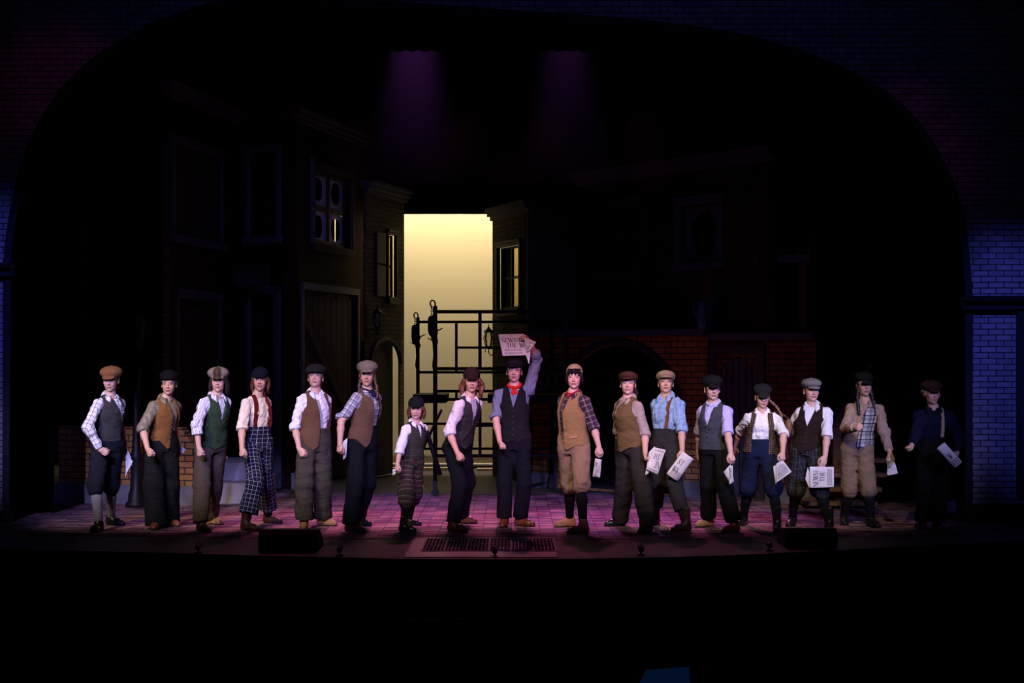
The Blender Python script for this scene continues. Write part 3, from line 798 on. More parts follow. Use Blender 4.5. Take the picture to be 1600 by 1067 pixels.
        k = len(lo_); m.add(lo_+hi_, [tuple(range(k))[::-1], tuple(range(k, 2*k))]+[(i, (i+1) % k, k+(i+1) % k, k+i) for i in range(k)])
        mesh_obj('sole', m.v, m.f, SOLE, so, False, base)
    # ---------------- straps (braces), surface paths
    def surf(u, t, up_=0.0, vol=None):
        z = zt(t); fn = L.front(z); n = unit(fn*math.cos(up_)+Zv*math.sin(up_)); c = L.point(u*s, 0, z)
        vol = vol or front
        p = vol.hit(c+n*.30, -n); return (p if p is not None else c+n*.12*s), n
    for B in S.get('straps', []):
        pts, nn = [], []
        for (u, t, e) in B['path']:
            p, n = surf(u, t, math.radians(e), {'shirt': shirtV, 'front': front}[B.get('on', 'front')]); pts.append(p); nn.append(n)
        # densify
        P2, N2 = [], []
        for i in range(len(pts)-1):
            for j in range(4):
                t = j/4; u0, t0, e0 = B['path'][i]; u1, t1, e1 = B['path'][i+1]
                p, n = surf(u0+(u1-u0)*t, t0+(t1-t0)*t, math.radians(e0+(e1-e0)*t), {'shirt': shirtV, 'front': front}[B.get('on', 'front')]); P2.append(p); N2.append(n)
        P2.append(pts[-1]); N2.append(nn[-1])
        for _ in range(3): P2 = [P2[0]]+[(P2[i-1]+2*P2[i]+P2[i+1])/4 for i in range(1, len(P2)-1)]+[P2[-1]]
        P2 = [p+n*.010 for p, n in zip(P2, N2)]
        ribbon(B.get('name', 'suspender'), P2, N2, B.get('w', .032)*s, B['mat'], root, base, B.get('thick', .004))
    if S.get('kerchief'):
        Kc = S['kerchief']; V = Vol([N], .17, .0055); nk2 = N+Zv*.022*s+(O-N)*np.array([.15, .15, 0])
        for i in range(16):
            a = 2*math.pi*i/16; a2 = 2*math.pi*(i+1)/16
            q = lambda a: nk2+fr*math.cos(a)*.064*s+lat*math.sin(a)*.062*s-Zv*.026*math.cos(a)*s
            V.cap(q(a), q(a2), .017*s, .017*s, .008)
        kn = nk2+fr*.080*s-Zv*.034*s; V.ell(kn, np.array((.018, .018, .016))*s, None, .006)
        for sd, ln in Kc.get('tails', [(-.4, .10), (.5, .09)]):
            e = kn+lat*sd*.08*s-Zv*ln*s+fr*.012; V.cap(kn, (kn+e)/2+lat*sd*.02*s, .010*s, .018*s, .006); V.cap((kn+e)/2+lat*sd*.02*s, e, .018*s, .008*s, .006)
        V.noise(.004, seed+5, .05)
        v, f = V.mesh(); mesh_obj(Kc.get('name', 'neckerchief'), v, f, Kc['mat'], root, True, base, pc=v*1.0)
    info['root'] = root; info['surf'] = surf; info['base'] = base; info['J'] = J; info['K'] = K; info['front'] = front
    PEOPLE_INFO[S['id']] = info
    return info

# ------------------------------------------------------------------ wardrobe
SOCK = cloth('black_stocking', (.012, .012, .015)); SOLE = plain('shoe_sole', (.012, .009, .007), .6, bump=0)
BLKSHOE = plain('black_leather', (.012, .011, .012), .28, spec=.5, bump=.05); BRNSHOE = plain('brown_leather', (.16, .055, .02), .35, spec=.5, bump=.08)
TANSHOE = plain('tan_leather', (.42, .24, .11), .5, bump=.08); SUEDE = plain('suede_boot', (.36, .19, .10), .8, bump=.1); DKBOOT = plain('dark_brown_boot', (.045, .02, .013), .45, bump=.1)
WHITE = (.78, .76, .74); OFFW = (.74, .68, .56)
def plaid(name, base, c1, c2=None, p=.055, w=.006, s1=.85):
    ln = [(0, p, w, 0, c1, s1), (1, p, w, 0.1, c1, s1)]
    if c2: ln += [(0, p, w*2.2, .5, c2, s1*.55), (1, p, w*2.2, .6, c2, s1*.55)]
    return cloth(name, base, ln)
def news(col, kind='newsboy', **k):
    lines = k.pop('lines', ()); d = dict(kind=kind, mat=cloth('cap_wool', col, lines, var=.2, weave=.5)); d.update(k); return d
W_WHITE = cloth('white_cotton', WHITE, var=.05)
RED_BRACE = cloth('maroon_elastic', (.13, .015, .012), var=.1); TANBRACE = cloth('tan_elastic', (.38, .31, .18), var=.1); BRNBRACE = cloth('brown_leather_brace', (.16, .07, .035), var=.1)

FIST = dict(curl=1.0, thumb=.9)
PEOPLE = [
 dict(id=1, s=1.0, label='person in brown cap, windowpane-check shirt, grey waistcoat and dark breeches, leftmost in the line',
  face=(169, 602), chin=(171, 611.5), neck=(172, 620), hip=(169, 692), chest=47, hyaw=-2, pitch=-6, lean=-.04,
  elL=(137, 667, -1), wrL=(157, 703, -1), elR=(184, 662, 1), wrR=(195, 704, 1), handL=dict(curl=1.0, n=(.3, .9, 0), bend=(.4, -.1, .4), thumb=.9), handR=dict(curl=.7, n=(-.6, -.4, 0)),
  knL=(149, 757, -.05), knR=(173, 757, -.05), footL=(142, 834, -10), footR=(195, 822, 62),
  hair=(.02, .012, .01), hairkind=(('back', .0),), cap=news((.22, .095, .04), g=1.03, back=-2),
  shirt=dict(mat=plaid('windowpane_shirt', WHITE, (.02, .02, .06), None, .052, .0055), sl=.95, rolled=False, loose=1.08),
  vest=dict(mat=cloth('charcoal_wool', (.072, .068, .064)), vee=[(.0, .10, .30), (.45, .085, .16), (.7, .045, .14), (.95, -.01, .07), (1.1, -.02, .06)], hem=.04, points=[]),
  trousers=dict(mat=cloth('navy_wool', (.020, .022, .032)), r=(.094, .092, .078), hem=.20, breeches=True, sock=cloth('grey_knit_stocking', (.21, .21, .22), [(0, .02, .004, 0, (.12, .12, .13), .5)]), waist=.24, name='breeches'),
  shoes=(BLKSHOE, .02)),
 dict(id=2, s=1.0, label='person in black cap, rust checked waistcoat, olive shirt and wide black trousers',
  face=(261, 602), chin=(262.5, 616.5), neck=(259, 624), hip=(253, 693), chest=46, hyaw=2, pitch=-2,
  elL=(223, 670, -1), wrL=(231, 702, -1), elR=(270, 664, 1), wrR=(279, 700, 1), handL=dict(curl=1.0, n=(.5, .8, .1), bend=(.15, 0, 0), thumb=.9), handR=dict(curl=.8, n=(-.5, -.5, 0)),
  knL=(240, 757, -.05), knR=(264, 758, -.04), footL=(240, 829, 5), footR=(281, 824, 50),
  hair=(.012, .009, .008), hairkind=(('back', -.01),), cap=news((.014, .014, .017), 'newsboy', g=.93, back=-14, vlen=.030),
  shirt=dict(mat=cloth('olive_satin', (.20, .17, .125), rough=.5, spec=.4), sl=.12, loose=1.12, open=.05),
  vest=dict(mat=cloth('rust_check_wool', (.21, .095, .03), [(0, .018, .005, 0, (.12, .05, .02), .7), (1, .018, .005, 0, (.12, .05, .02), .7)]),
   vee=[(-.3, .045, .20), (.35, .045, .16), (.6, .035, .13), (.95, -.025, .06), (1.1, -.03, .06)], hem=.07, points=[(.02, .09, .09), (-.12, .09, .0)], buttons=((.025, .020), .12, .55, 5)),
  trousers=dict(mat=cloth('black_wool', (.018, .018, .020)), r=(.100, .110, .118), hem=1.12, waist=.30, fold=.006), shoes=(BRNSHOE, .02)),
 dict(id=3, s=1.0, label='person in panelled two-tone cap, blue-striped sleeves, dark green waistcoat and taupe trousers',
  face=(339, 599), chin=(340, 611.5), neck=(338, 619), hip=(329, 694), chest=45, hyaw=3, pitch=0, lean=-.03,
  elL=(307, 663, -1), wrL=(311, 700, -1), elR=(346, 660, 1), wrR=(349, 704, 1), handL=dict(curl=1.0, n=(.5, .8, 0), thumb=.9), handR=dict(curl=.8, n=(-.5, -.5, 0)),
  knL=(315, 758, -.04), knR=(335, 757, -.05), footL=(328, 833, 38), footR=(349, 820.5, 55),
  hair=(.02, .013, .01), hairkind=(('back', .06), ('long', .17, .03, (-1, 1))), cap=dict(kind='newsboy', g=1.06, back=0, mat=cloth('panelled_wool_cap', (.26, .23, .17), [(2, 2.0, 1.0, .25, (.075, .04, .025), 1.0)], var=.15)),
  shirt=dict(mat=cloth('striped_cotton', WHITE, [(0, .030, .005, 0, (.03, .05, .22), .9), (0, .030, .003, .35, (.05, .08, .28), .6)]), sl=.45, loose=1.12, fold=.009, cuff=.056),
  vest=dict(mat=cloth('bottle_green_wool', (.045, .085, .04), var=.2), vee=[(.45, .02, .02), (.62, .0, .04), (.95, -.045, .06), (1.1, -.05, .06)], hem=-.04, points=[(.0, .08, .035)], off=.026, buttons=(.02, .1, .5, 4)),
  trousers=dict(mat=cloth('taupe_wool', (.118, .092, .068)), r=(.096, .088, .082), hem=.98, waist=.30), shoes=dict(L=(DKBOOT, .03), R=(TANSHOE, .01))),
 dict(id=4, s=1.0, label='person in navy cap, cream sweater, maroon braces and navy windowpane-check trousers',
  face=(403, 598), chin=(405.5, 610), neck=(402, 619), hip=(402, 692), chest=48, hyaw=4, pitch=2, lean=-.02,
  elL=(378, 668, -1), wrL=(378, 701, -1), elR=(407, 660, 1), wrR=(410, 692, 1), handL=dict(curl=1.0, n=(.5, .8, 0), thumb=.8), handR=dict(curl=1),
  knL=(399, 752, -.10), knR=(414, 754, -.04), footL=(404, 831, 52), footR=(441, 819, 60),
  hair=(.14, .05, .02), hairkind=(('back', .06), ('long', .16, .02, (-1, 1), .6)), cap=news((.016, .017, .030), 'ball', g=1.02, back=-2, vlen=.040),
  shirt=dict(mat=cloth('cream_knit', (.76, .66, .50), var=.05, weave=.4), sl=.12, loose=1.10, collar=False, fold=.008, bottom=.2),
  straps=[dict(path=[(.10, .33, 0), (.10, .5, 0), (.085, .7, 5), (.07, .84, 30), (.065, .92, 70)], mat=RED_BRACE, w=.048), dict(path=[(-.07, .33, 0), (-.085, .5, 0), (-.085, .7, 5), (-.075, .84, 30), (-.07, .92, 70)], mat=RED_BRACE, w=.048)],
  trousers=dict(mat=cloth('navy_windowpane', (.018, .020, .055), [(0, .042, .0042, 0, (.34, .33, .34), .75), (1, .045, .0042, 0, (.34, .33, .34), .75)]), r=(.092, .092, .105), hem=.78, waist=.36, cropped=True, sock=cloth('dark_brown_stocking', (.03, .015, .012)), fold=.010),
  shoes=(DKBOOT, .10)),
 dict(id=5, s=1.0, label='person with raised chin, charcoal cap, white shirt, open brown suede waistcoat and olive-grey trousers',
  face=(490, 592), chin=(491.5, 603.5), neck=(493, 614), hip=(491, 692), chest=30, hyaw=0, pitch=14, w=1.06,
  elL=(461, 668, -1), wrL=(468, 702, -1), elR=(507, 662, 1), wrR=(506, 694, 1), handL=dict(curl=.85, n=(.3, .9, 0), bend=(.4, 0, 0), thumb=.9), handR=dict(curl=1),
  knL=(476, 757, -.05), knR=(504, 756, -.05), footL=(474, 829, 5), footR=(527, 822.5, 62),
  hair=(.09, .04, .02), hairkind=(('back', .02),), cap=news((.04, .035, .032), 'newsboy', g=.98, back=-4),
  shirt=dict(mat=W_WHITE, sl=.10, loose=1.12, fold=.009, open=.05),
  vest=dict(mat=plain('brown_suede', (.105, .050, .022), .9, var=.35), vee=[(-.5, .0, .30), (.3, .025, .17), (.6, .0, .14), (.95, -.05, .075), (1.1, -.05, .07)], hem=.02, points=[(-.045, .10, .09)], off=.026),
  straps=[dict(path=[(.04, .30, 0), (.03, .5, 0), (.0, .7, 0), (-.02, .82, 15)], mat=cloth('grey_elastic', (.32, .32, .29)), w=.03, on='shirt')],
  trousers=dict(mat=cloth('olive_grey_wool', (.095, .08, .058)), r=(.100, .100, .098), hem=.98, waist=.30, fold=.010), shoes=(TANSHOE, .01)),
 dict(id=6, s=1.02, label='person in light grey-brown cap with braids, navy plaid shirt, brown waistcoat and black trousers',
  face=(572, 592), chin=(573, 602.5), neck=(573, 611), hip=(567, 690), chest=47, hyaw=0, pitch=0,
  elL=(533, 659, -1), wrL=(531, 694, -1), elR=(582, 655, 1), wrR=(579, 688, 1), handL=dict(curl=.9, n=(.5, .8, 0), thumb=.9), handR=dict(curl=1),
  knL=(555, 756, -.05), knR=(574, 756, -.04), footL=(570, 833, 55), footR=(581, 823, 62),
  hair=(.08, .03, .016), hairkind=(('back', .03), ('braid', (-.062, -.03, -.03), [(0, 0, 0), (-.02, -.03, -.09), (-.01, -.08, -.20)], 1.2), ('braid', (.066, -.01, -.02), [(0, 0, 0), (.03, -.02, -.08), (.045, -.05, -.18), (.04, -.06, -.24)], 1.3)),
  cap=news((.20, .16, .125), 'newsboy', g=.98, back=-3),
  shirt=dict(mat=plaid('navy_plaid_cotton', (.72, .70, .68), (.04, .05, .16), (.04, .05, .16), .060, .012, .75), sl=-.12, loose=1.15, fold=.008, bottom=.16),
  kerchief=dict(mat=cloth('navy_bandana', (.03, .03, .09)), tails=[(.1, .05), (.5, .05)]),
  vest=dict(mat=plain('brown_wool_waistcoat', (.115, .060, .036), .9, var=.3), vee=[(-.5, .0, .32), (.25, .03, .165), (.6, .01, .145), (.95, -.035, .07), (1.1, -.04, .06)], hem=.06, points=[(-.035, .10, .09)], off=.026),
  trousers=dict(mat=cloth('blue_black_wool', (.014, .015, .022)), r=(.094, .086, .086), hem=1.02, waist=.33), shoes=(BLKSHOE, .02)),
 dict(id=7, s=.82, label='smallest person, a child in black cap, dark green tweed waistcoat and plaid breeches',
  face=(649, 643), chin=(650, 654.5), neck=(649, 661), hip=(642, 718), chest=40, hyaw=0, pitch=-4, hs=1.12,
  elL=(626, 698, -1), wrL=(621, 726, -1), elR=(654, 692, 1), wrR=(656, 722, 1), handL=dict(curl=.9, n=(.6, .7, 0)), handR=dict(curl=.9),
  knL=(635, 772, -.05), knR=(647, 768, -.04), footL=(651, 832, 62), footR=(659, 822, 65),
  hair=(.16, .05, .02), hairkind=(('long', .16, .02, (-1, 1), .6), ('back', .03)), cap=news((.014, .020, .018), 'ball', g=1.04, back=-3, vlen=.044),
  shirt=dict(mat=W_WHITE, sl=.42, loose=1.15, fold=.006),
  vest=dict(mat=cloth('green_tweed', (.055, .058, .038), [(0, .03, .004, 0, (.02, .02, .02), .5), (1, .03, .004, 0, (.09, .08, .05), .5)]), vee=[(.55, .02, .02), (.8, -.01, .035), (.95, -.03, .045), (1.1, -.03, .05)], hem=.05, points=[(.0, .08, .03)]),
  trousers=dict(mat=cloth('brown_plaid_wool', (.055, .048, .032), [(1, .055, .008, 0, (.20, .17, .14), .6), (1, .055, .012, .4, (.10, .03, .02), .6), (0, .06, .006, 0, (.02, .02, .015), .6)]), r=(.10, .108, .098), hem=.32, breeches=True, waist=.26, name='breeches'),
  shoes=(BLKSHOE, .10)),
 dict(id=8, s=1.0, label='person leaning forward with long auburn hair, maroon cap, white sleeves, striped tie and watch chain',
  face=(736, 599), chin=(737.5, 612), neck=(733, 622), hip=(715, 696), chest=46, hyaw=4, pitch=-2, lean=-.16, hipyaw=40,
  elL=(702, 676, -1), wrL=(715, 708, -1), elR=(725, 664, 1), wrR=(720, 692, 1), handL=dict(curl=1, n=(.4, .9, 0), thumb=.9), handR=dict(curl=1),
  knL=(719, 757, -.08), knR=(731, 753, -.04), footL=(732, 833, 58), footR=(746, 819, 66), skin=(.66, .38, .28),
  hair=(.22, .075, .03), hairkind=(('back', .06), ('long', .20, .050, (-1, 1), 1.8)), cap=news((.045, .020, .022), 'ball', g=1.0, back=2, vlen=.040),
  shirt=dict(mat=cloth('white_pinstripe', WHITE, [(0, .03, .003, 0, (.35, .35, .5), .5)], var=.05), sl=.14, loose=1.18, fold=.008),
  vest=dict(mat=cloth('slate_wool', (.062, .058, .062), [(0, .028, .002, 0, (.12, .11, .13), .5)]), vee=[(.50, .0, .0), (.75, -.03, .03), (.95, -.05, .05), (1.1, -.06, .05)], hem=.04, points=[(-.0, .09, .06)]),
  straps=[dict(path=[(.0, .45, 0), (.0, .6, 0), (0, .75, 0), (0, .86, 10), (0, .92, 15)], mat=cloth('striped_tie', (.10, .11, .26), [(1, .022, .008, 0, (.5, .5, .62), .9)]), w=.045, name='necktie', on='shirt', thick=.009),
          dict(path=[(-.03, .24, 0), (-.06, .14, 0), (-.075, .10, 0), (-.09, .18, 0), (-.095, .32, 0)], mat=plain('watch_chain_metal', (.75, .72, .70), .3, 1.0, bump=0), w=.008, name='watch_chain', thick=.005),
          dict(path=[(-.03, .24, 0), (.0, .42, 0), (.005, .52, 0)], mat=plain('watch_chain_metal', (.75, .72, .70), .3, 1.0, bump=0), w=.008, name='watch_chain', thick=.005)],
  trousers=dict(mat=cloth('black_blue_wool', (.013, .014, .022)), r=(.092, .082, .076), hem=.95, waist=.28), shoes=dict(L=(DKBOOT, .08), R=(BRNSHOE, .01))),
 dict(id=9, s=1.02, label='person at centre in black cap and red neckerchief, one arm raised high with a newspaper',
  face=(802, 584), chin=(803, 596), neck=(804, 605), hip=(804, 689), chest=-4, hipyaw=-8, hyaw=-2, pitch=4, w=1.05,
  elL=(775, 657, -1), wrL=(781, 690, -1), elR=(839, 561, 0), wrR=(826, 532, -1), liftR=.05, handL=dict(curl=1, n=(.9, .2, 0), thumb=.8), handR=dict(curl=.85, n=(-.75, -.5, .0), bend=(-.5, 0, .1), thumb=.9),
  knL=(788, 755, -.03), knR=(819, 755, -.03), footL=(784, 825.5, -8), footR=(836, 823.5, 55),
  hair=(.012, .009, .008), cap=news((.030, .022, .030), 'flat', g=1.0, back=-8),
  shirt=dict(mat=cloth('grey_chambray', (.16, .17, .24)), leaf=False, sl=-.10, slR=.35, loose=1.10, fold=.008, cuff=.060), kerchief=dict(mat=cloth('red_neckerchief', (.62, .02, .012), var=.1), tails=[(-.15, .08), (.45, .11)]),
  vest=dict(mat=cloth('black_suiting', (.020, .019, .022)), vee=[(.62, .0, .0), (.8, -.03, .03), (.95, -.05, .05), (1.1, -.06, .06)], hem=.03, points=[(-.05, .06, .04), (.05, .06, .04)], buttons=(.0, .12, .58, 5)),
  trousers=dict(mat=cloth('navy_black_suiting', (.012, .013, .020)), r=(.094, .080, .080), hem=.98, waist=.28, fold=.005), shoes=(BRNSHOE, .03)),
 dict(id=10, s=1.0, label='person with black fringe, tan waistcoat over dark plaid shirt, khaki breeches and black stockings',
  face=(896, 595), chin=(896.5, 606.5), neck=(895, 615.5), hip=(897, 697), chest=-38, hyaw=-6, pitch=4, skin=(.66, .40, .33),
  elL=(885, 664, 1), wrL=(889, 700, 1), elR=(928, 668, -1), wrR=(936, 699, -1), handL=dict(curl=1), handR=dict(curl=.8, n=(-.3, .9, 0), thumb=.6),
  knL=(890, 757, -.04), knR=(908, 757, -.06), footL=(866, 824.5, -62), footR=(886, 835, -62),
  hair=(.010, .008, .010), hairkind=(('bangs',), ('bun', (.03, .10, -.01), (.065, .045, .06)), ('pony', [(-.074, -.015, .03), (-.078, .0, -.02), (-.070, .02, -.055)], [.020, .020, .010]), ('pony', [(.074, -.015, .03), (.080, .0, -.02), (.074, .02, -.06)], [.020, .022, .012]), ('back', -.02)), cap=news((.34, .25, .15), 'ball', visor=0, back=-20, shift=(0, .028, .012), g=.98),
  shirt=dict(mat=plaid('dark_plaid_flannel', (.10, .06, .09), (.36, .30, .30), (.03, .02, .05), .060, .007, .7), sl=.16, loose=1.14, fold=.007, open=.05),
  vest=dict(mat=cloth('tan_canvas', (.29, .185, .08), var=.15), vee=[(-.3, -.155, -.06), (.3, -.13, -.055), (.6, -.115, -.045), (.95, -.075, .03), (1.1, -.07, .03)], hem=.02, points=[(-.02, .10, .05)], off=.026, buttons=((-.04, -.03), .1, .62, 5), bmat=plain('tan_button', (.40, .24, .11), .5, bump=0)),
  straps=[dict(path=[(.10, .20, 0), (.065, .19, 0), (.03, .175, 0)], mat=cloth('tan_pocket_welt', (.46, .28, .13)), w=.020, name='pocket_flap', thick=.004)],
  kerchief=dict(mat=cloth('dark_red_scarf', (.28, .02, .03)), tails=[(.0, .03)]),
  trousers=dict(mat=cloth('khaki_cotton', (.27, .175, .115), var=.1), r=(.100, .092, .078), hem=.14, breeches=True, waist=.22, sock=SOCK, name='breeches', fold=.009), shoes=(SUEDE, .06)),
 dict(id=11, s=1.0, label='person in brown cap with dark ponytail, grey-beige shirt, long brown waistcoat and dark trousers',
  face=(980.5, 604.5), chin=(980.5, 615.5), neck=(981, 624), hip=(986, 697), chest=-50, hyaw=-8, pitch=6, bust=.02,
  elL=(966, 672, 1), wrL=(970, 706, 1), elR=(1008, 678, -1), wrR=(1008, 708, -1), handL=dict(curl=1), handR=dict(curl=.75, n=(.9, -.2, 0), thumb=.5),
  knL=(976, 757, -.04), knR=(1002, 758, -.06), footL=(944, 823, -68), footR=(998, 834, -35),
  hair=(.045, .020, .012), hairkind=(('pony', [(.03, .09, .0), (.05, .13, -.02), (.075, .145, -.08), (.085, .14, -.14)], [.018, .026, .024, .006]), ('back', -.02)), cap=news((.12, .05, .03), 'flat', g=1.02, back=-8),
  shirt=dict(mat=cloth('grey_beige_cotton', (.36, .28, .24)), sl=.14, loose=1.10, fold=.006),
  vest=dict(mat=cloth('brown_tweed', (.13, .078, .030), var=.2), vee=[(-.3, -.20, -.09), (.2, -.17, -.085), (.6, -.14, -.07), (.85, -.1, -.03), (.95, -.06, .03), (1.1, -.06, .03)], hem=-.02, points=[(-.05, .12, .05)], off=.026, sw=1.0),
  trousers=dict(mat=cloth('charcoal_trouser', (.050, .042, .036)), r=(.100, .096, .092), hem=1.06, waist=.28, fold=.008), shoes=dict(L=(BLKSHOE, .01), R=(BLKSHOE, .02))),
 dict(id=12, s=1.0, label='person in beige checked cap, light blue shirt, one brown suspender and grey trousers',
  face=(1040, 603), chin=(1040.5, 613), neck=(1041, 620), hip=(1040, 694), chest=-36, hyaw=-4, pitch=12,
  elL=(1030, 664, 1), wrL=(1030, 698, 1), elR=(1065, 673, -1), wrR=(1066, 705, -1), handL=dict(curl=1), handR=dict(curl=.55, n=(-.2, .9, 0), thumb=.4, spread=.3),
  knL=(1027, 757, -.04), knR=(1054, 757, -.07), footL=(1012, 822, -30), footR=(1048, 832, -60),
  hair=(.05, .025, .015), hairkind=(('back', -.03),), cap=news((.38, .28, .17), 'flat', g=1.02, back=-8, lines=[(0, .016, .005, 0, (.20, .12, .07), .7), (1, .016, .004, 0, (.24, .15, .09), .6)]),
  shirt=dict(mat=plaid('faded_blue_check', (.24, .38, .58), (.38, .50, .66), None, .05, .012, .5), sl=.10, loose=1.20, fold=.010, open=.06, bottom=.14),
  straps=[dict(path=[(.05, .34, 0), (.065, .5, 0), (.075, .7, 5), (.08, .82, 25), (.08, .90, 60)], mat=BRNBRACE, w=.036)],
  trousers=dict(mat=cloth('dark_grey_wool', (.050, .048, .044)), r=(.098, .088, .074), hem=.66, waist=.34, cropped=True, sock=cloth('brown_stocking', (.05, .025, .02)), fold=.008), shoes=(DKBOOT, .16)),
 dict(id=13, s=1.0, label='person in black cap, lavender shirt, grey waistcoat and black trousers, right of the blue shirt',
  face=(1113.5, 613), chin=(1115, 624.5), neck=(1115, 632), hip=(1117, 698), chest=-26, hyaw=5, pitch=0,
  elL=(1093, 675, 1), wrL=(1091, 706, 1), elR=(1137, 677, -1), wrR=(1142, 709, -1), handL=dict(curl=1), handR=dict(curl=.85, n=(-.3, .9, 0), bend=(.1, 0, 0), thumb=.5),
  knL=(1107, 758, -.04), knR=(1132, 760, -.05), footL=(1086, 824.5, -55), footR=(1128, 834, -50),
  hair=(.012, .010, .010), hairkind=(), cap=news((.018, .018, .016), 'newsboy', g=1.0, back=2),
  shirt=dict(mat=cloth('lavender_cotton', (.50, .44, .66), var=.05), sl=.02, loose=1.12, fold=.006, open=.05, leaf=False), kerchief=dict(mat=cloth('pale_neckerchief', (.50, .50, .62)), tails=[(-.3, .06), (-.5, .09)]),
  vest=dict(mat=cloth('mid_grey_wool', (.085, .09, .095)), vee=[(.5, -.04, -.04), (.7, -.07, .0), (.95, -.07, .03), (1.1, -.07, .03)], hem=-.06, points=[], off=.024, buttons=((-.05, -.05), .1, .5, 4)),
  trousers=dict(mat=cloth('black_twill', (.016, .015, .015)), r=(.094, .086, .088), hem=.93, waist=.28, cropped=True, sock=SOCK, fold=.005), shoes=dict(L=(TANSHOE, .01), R=(BRNSHOE, .02))),
 dict(id=14, s=.95, label='person with long blonde braid, open brown checked waistcoat and navy breeches in a wide stance',
  face=(1192.5, 626), chin=(1192.5, 637), neck=(1191, 644), hip=(1188, 703), chest=-8, hyaw=0, pitch=-6, w=1.04, bust=.02,
  elL=(1157, 674, 1), wrL=(1149, 699, 1), elR=(1224, 679, -1), wrR=(1223, 708, -1), handL=dict(curl=.6, n=(.5, .7, 0)), handR=dict(curl=.85, n=(-.3, .9, 0)),
  knL=(1169, 762, -.05), knR=(1209, 763, -.05), footL=(1152, 823, -30), footR=(1214, 833, -10),
  hair=(.22, .13, .06), hairkind=(('back', .0), ('braid', (.070, .0, -.03), [(0, 0, 0), (.07, -.01, -.06), (.12, -.03, -.13), (.15, -.03, -.22), (.16, -.02, -.28)], 1.15)), cap=news((.030, .030, .028), 'newsboy', g=.92, back=4),
  shirt=dict(mat=W_WHITE, sl=.02, loose=1.10, fold=.010, bottom=.16),
  vest=dict(mat=cloth('brown_check_wool', (.060, .032, .022), [(0, .020, .003, 0, (.26, .19, .13), .7), (1, .020, .003, 0, (.26, .19, .13), .7)]), vee=[(-1.2, -.13, .09), (.3, -.105, .085), (.6, -.095, .080), (.9, -.065, .06), (1.1, -.06, .06)], hem=-.06, points=[(.16, .10, .24)], off=.030, deep=.36),
  trousers=dict(mat=cloth('navy_cotton', (.018, .025, .065)), r=(.100, .097, .080), hem=.18, breeches=True, waist=.30, name='breeches', fold=.010), shoes=(BLKSHOE, .18)),
 dict(id=15, s=1.0, label='person in pale grey flat cap, white open collar, dark brown waistcoat and plaid breeches',
  face=(1270.5, 616), chin=(1271, 626.5), neck=(1269, 634), hip=(1261, 700), chest=-16, hyaw=8, pitch=2, w=1.05,
  elL=(1233, 674, 1), wrL=(1230, 700, 1), elR=(1292, 681, -1), wrR=(1289, 714, -1), handL=dict(curl=1), handR=dict(curl=.35, n=(-.2, .9, 0), bend=(-.15, 0, 0), thumb=.3, spread=.2),
  knL=(1244, 764, -.05), knR=(1281, 764, -.05), footL=(1231, 824, -25), footR=(1291, 833, -20),
  hair=(.04, .02, .012), cap=news((.16, .15, .125), 'flat', g=1.04, back=2),
  shirt=dict(mat=W_WHITE, sl=.06, loose=1.10, fold=.008, open=.06),
  vest=dict(mat=cloth('dark_brown_wool', (.040, .022, .016)), vee=[(.52, -.02, -.02), (.75, -.055, .02), (.95, -.06, .05), (1.1, -.065, .05)], hem=-.04, points=[(-.06, .05, .04)], buttons=((-.03, -.022), .05, .48, 5)),
  trousers=dict(mat=cloth('dark_plaid_breeches', (.028, .030, .034), [(0, .07, .010, 0, (.07, .085, .08), .5), (1, .07, .010, 0, (.07, .085, .08), .5), (0, .07, .02, .5, (.07, .05, .05), .5)]), r=(.102, .100, .082), hem=.22, breeches=True, waist=.24, name='breeches'), shoes=(BLKSHOE, .16)),
 dict(id=16, s=1.0, label='person with two long dark braids, beige shirt with plaid panel and tan breeches',
  face=(1352, 607.5), chin=(1353.5, 618), neck=(1352, 628), hip=(1339, 698), chest=-10, hyaw=6, pitch=4, w=.98,
  elL=(1322, 668, -1), wrL=(1336, 667, -1), elR=(1381, 675, -1), wrR=(1391, 709, -1), liftR=-.01, handL=dict(curl=.8, n=(.2, .8, -.2), thumb=.5), handR=dict(curl=.8, n=(-.3, .9, 0)),
  knL=(1327, 764, -.05), knR=(1357, 764, -.05), footL=(1320, 822, -10), footR=(1374, 826, 15),
  hair=(.014, .010, .012), hairkind=(('back', .02), ('braid', (-.066, -.015, -.02), [(0, 0, 0), (-.02, -.04, -.10), (-.02, -.08, -.20), (-.015, -.10, -.30)], 1.35), ('braid', (.066, -.015, -.02), [(0, 0, 0), (.01, -.04, -.10), (.015, -.09, -.20), (.02, -.11, -.31)], 1.35)),
  cap=news((.018, .020, .018), 'beret', g=1.0, back=6, vlen=.045),
  shirt=dict(mat=cloth('beige_cotton', (.36, .25, .185)), sl=.92, rolled=False, loose=1.10, open=.05, fold=.009),
  vest=dict(name='plaid_panel', mat=plaid('black_white_flannel', (.50, .50, .50), (.02, .02, .03), (.05, .05, .06), .085, .014, .9), vee=[(-.5, -.3, -.02), (.5, -.3, -.02), (.75, -.3, .0), (.95, -.3, .04), (1.1, -.3, .05)], hem=.06, points=[(.02, .08, .05)], off=.026),
  trousers=dict(mat=cloth('tan_trouser', (.21, .145, .095)), r=(.098, .088, .082), hem=.16, breeches=True, waist=.30, name='breeches', sock=SOCK, fold=.009), shoes=(BLKSHOE, .18)),
 dict(id=17, s=.96, label='dimly lit person with curly fair hair, navy shirt and pale suspender, rightmost in the line',
  face=(1459.5, 620), chin=(1459.5, 631), neck=(1459, 639), hip=(1457, 703), chest=-10, hyaw=8, pitch=0, w=1.08,
